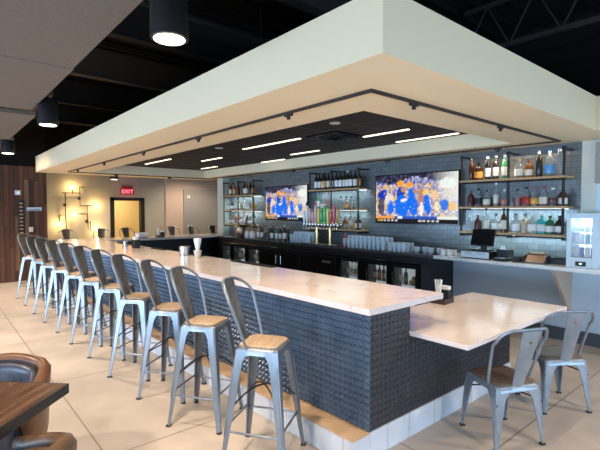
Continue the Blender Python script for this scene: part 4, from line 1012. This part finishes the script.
# ------------------------------------------------------------------ wall items, far left
def wy(name, x0, x1, z0, z1, m, label, cat, y=12.578, d_=.03):
    return tag(obj(name, MB().box(x0, x1, y - d_, y, z0, z1), m, bevel=.004), label, cat)
o = wy('thermostat', 1.60, 1.72, 2.12, 2.23, 'white', 'square white wall control high on the wood wall', 'wall control'); obj('dial', MB().box(1.635, 1.685, 12.544, 12.5475, 2.15, 2.20), 'steel', o)
o = wy('wall_sign', 1.84, 2.16, 1.73, 1.82, 'signsilver', 'narrow silver sign bar on the wood wall', 'sign', d_=.05); obj('sign_strip', MB().box(1.86, 2.14, 12.522, 12.5275, 1.745, 1.765), 'black', o)
o = wy('switch_plate', 1.88, 1.97, 1.21, 1.33, 'white', 'white switch plate low on the wood wall', 'switch'); obj('switch', MB().box(1.915, 1.935, 12.54, 12.5475, 1.25, 1.29), 'cream', o)
p = thing('vertical_sign', 'column of small amber marks down the dark wood wall', 'sign', (1.72, 12.575, 0))
obj('sign_board', MB().box(-.06, .06, -.012, 0, .95, 2.0), 'black', p)
for k in range(11): obj('sign_mark', MB().box(-.035, .04, -.016, -.0125, 1.0 + k * .09, 1.03 + k * .09), 'tan', p)
o = tag(obj('thermostat', MB().box(6.98, 7.08, Y1 - .145, Y1 - .121, 2.15, 2.26), 'cream', bevel=.004), 'small cream thermostat on the grey far panel', 'thermostat')
# exit sign
p = thing('exit_sign', 'red lit exit sign above the yellow doorway', 'sign', (4.93, Y1, 2.26))
obj('sign_housing', MB().box(-.20, .20, -.06, -.001, 0, .17).box(-.17, .17, -.05, -.001, .17, .27), 'redbody', p, bevel=.005)
tx = bpy.data.curves.new('exit_text', 'FONT'); tx.body = 'EXIT'; tx.size = .17; tx.extrude = .003; tx.align_x = 'CENTER'; tx.space_character = 1.1
to = bpy.data.objects.new('exit_text', tx); C.objects.link(to); bpy.context.view_layer.update()
dg = bpy.context.evaluated_depsgraph_get(); me = bpy.data.meshes.new_from_object(to.evaluated_get(dg)); bpy.data.objects.remove(to)
me.materials.clear(); me.materials.append(M['red']); to = bpy.data.objects.new('exit_lettering', me); C.objects.link(to); to.parent = p; to.location = (0, -.065, .03); to.rotation_euler = (pi / 2, 0, 0)
l = bpy.data.lights.new('exit_glow', 'POINT'); l.energy = 1.5; l.color = (1, .1, .1); l.shadow_soft_size = .1; lo = bpy.data.objects.new('exit_glow', l); C.objects.link(lo); lo.location = (4.93, Y1 - .2, 2.33)

# wall lamp: pipe sculpture with bulbs
p = thing('pipe_wall_lamp', 'branching black pipe wall lamp with glowing bulbs on the far wall', 'wall lamp', (0, Y1, 0))
def wp(px, py):
    # picture offsets measured along the wall: x metres, z metres
    return px, -.09, py
segs = [[(2.93, 1.60), (3.10, 1.60), (3.10, 2.26)], [(2.93, 1.60), (2.93, 1.42)], [(3.02, 2.26), (3.50, 2.26), (3.50, 1.88), (3.87, 1.88)], [(3.10, 1.60), (3.12, 1.10)],
        [(3.30, 2.24), (3.30, 2.36)], [(3.50, 2.26), (3.50, 2.45), (3.62, 2.44)], [(3.42, 1.63), (3.70, 1.63), (3.70, 1.88)], [(3.70, 1.63), (3.72, 1.15)], [(3.78, 1.10), (3.78, 1.40)]]
for s_ in segs: obj('pipe_arm', MB().tube([(x, -.09, z) for x, z in s_], .014, 8), 'pipe', p, smooth=True)
for x, z in ((3.10, 1.9), (3.50, 2.1), (3.70, 1.4)): obj('wall_flange', MB().tube([(x, -.09, z), (x, -.001, z)], .014, 8).tube([(x, -.012, z), (x, -.001, z)], .045, 12), 'pipe', p)
for x, z in ((3.30, 2.42), (3.96, 1.88), (3.34, 1.63), (2.93, 1.33), (3.95, 1.16)):
    b_ = obj('bulb', MB().lathe([(.008, -.05), (.025, -.03), (.032, 0), (.022, .03), (.012, .05)], (x, -.09, z), 12), 'bulb', p, smooth='all')
    l = bpy.data.lights.new('bulb_light', 'POINT'); l.energy = 7; l.color = (1, .62, .26); l.shadow_soft_size = .03
    lo = bpy.data.objects.new('bulb_light', l); C.objects.link(lo); lo.location = (x, Y1 - .19, z)

# ================================================================== dining corner, lower left
p = thing('dining_table', 'dark wood plank table with thick black edge at lower left', 'table', (.03, 2.80, 0), radians(45))
h = .405
obj('tabletop', MB().box(-h + .012, h - .012, -h + .012, h - .012, .72, .75), 'tablewood', p)
obj('table_edge', MB().box(-h, h, -h, -h + .012, .695, .75).box(-h, h, h - .012, h, .695, .75).box(-h, -h + .012, -h + .012, h - .012, .695, .75).box(h - .012, h, -h + .012, h - .012, .695, .75).box(-h + .012, h - .012, -h + .012, h - .012, .695, .7199), 'tableedge', p)
obj('pedestal', MB().lathe([(.04, .03), (.04, .695)], seg=16), 'black', p, smooth=True)
obj('foot_plate', MB().box(-.30, .30, -.035, .035, 0, .03).box(-.035, .035, -.30, -.035, 0, .03).box(-.035, .035, .035, .30, 0, .03), 'black', p)
def tub(name, label, loc, rz, mo, mi):
    """tub chair, opening toward +x"""
    p = thing(name, label, 'armchair', loc, rz)
    NA = 22; A0 = radians(112)
    def prof(t):
        hgt = .60 + .15 * (max(0, cos(t * .5)) ** 3 if abs(t) < pi else 0)
        return hgt
    def shell(ro, ri, zb, dz, mb):
        F = []; B_ = []
        rings = []
        for k in range(NA + 1):
            t = -A0 + 2 * A0 * k / NA; H_ = prof(t) + dz
            sq = 1 / max(abs(cos(t)), abs(sin(t))) ** .35
            cx, cy = -cos(t), sin(t)
            def P(r, z): return (cx * r * sq, cy * r * sq, z)
            m_ = (ro + ri) / 2; tk = (ro - ri) / 2
            ring = [P(ro - .03, zb), P(ro - .005, zb + .15), P(ro + .012, H_ - .10), P(ro + .016, H_ - .04), P(ro, H_ - .012), P(m_, H_), P(ri + .01, H_ - .012), P(ri, H_ - .05), P(ri, zb + .2), P(ri, zb)]
            rings.append(ring)
        return loft(mb, rings)
    obj('outer_shell', shell(.335, .275, .12, 0, MB()), mo, p, smooth='all')
    obj('inner_back', shell(.273, .225, .30, -.05, MB()), mi, p, smooth='all')
    sc = [(x * 1, y * 1) for x, y in rsq(.235, .09, 5, .03)]
    rings = [[(x * s_ , y * s_, z) for x, y in sc] for s_, z in ((.95, .28), (1, .32), (1, .42), (.96, .45), (.7, .462))]
    obj('seat_cushion', loft(MB(), rings), mi, p, smooth=True)
    rings = [[(x, y, z) for x, y in sc] for z in (.13, .279)]
    obj('seat_frame', loft(MB(), rings), mo, p, smooth=True)
    for sx, sy in ((.18, .17), (.18, -.17), (-.18, .17), (-.18, -.17)): obj('leg', MB().lathe([(.014, 0), (.024, .12), (.024, .14)], (sx, sy, 0), 10), 'black', p)
    # stitched seam along the rim
    pts = []
    for k in range(NA + 1):
        t = -A0 + 2 * A0 * k / NA; sq = 1 / max(abs(cos(t)), abs(sin(t))) ** .35
        pts.append((-cos(t) * .273 * sq, sin(t) * .273 * sq, prof(t) - .045))
    obj('piping', MB().tube(pts, .006, 6), 'black', p, smooth=True)
    return p
tub('tub_chair', 'brown leather tub chair with dark navy lining behind the plank table', (.25, 3.42, 0), radians(-125), 'leather', 'leather_in')
tub('tub_chair', 'dark brown leather tub chair in the bottom left corner, nearest the camera', (.13, 2.30, 0), radians(125), 'olive_leather', 'olive_leather')
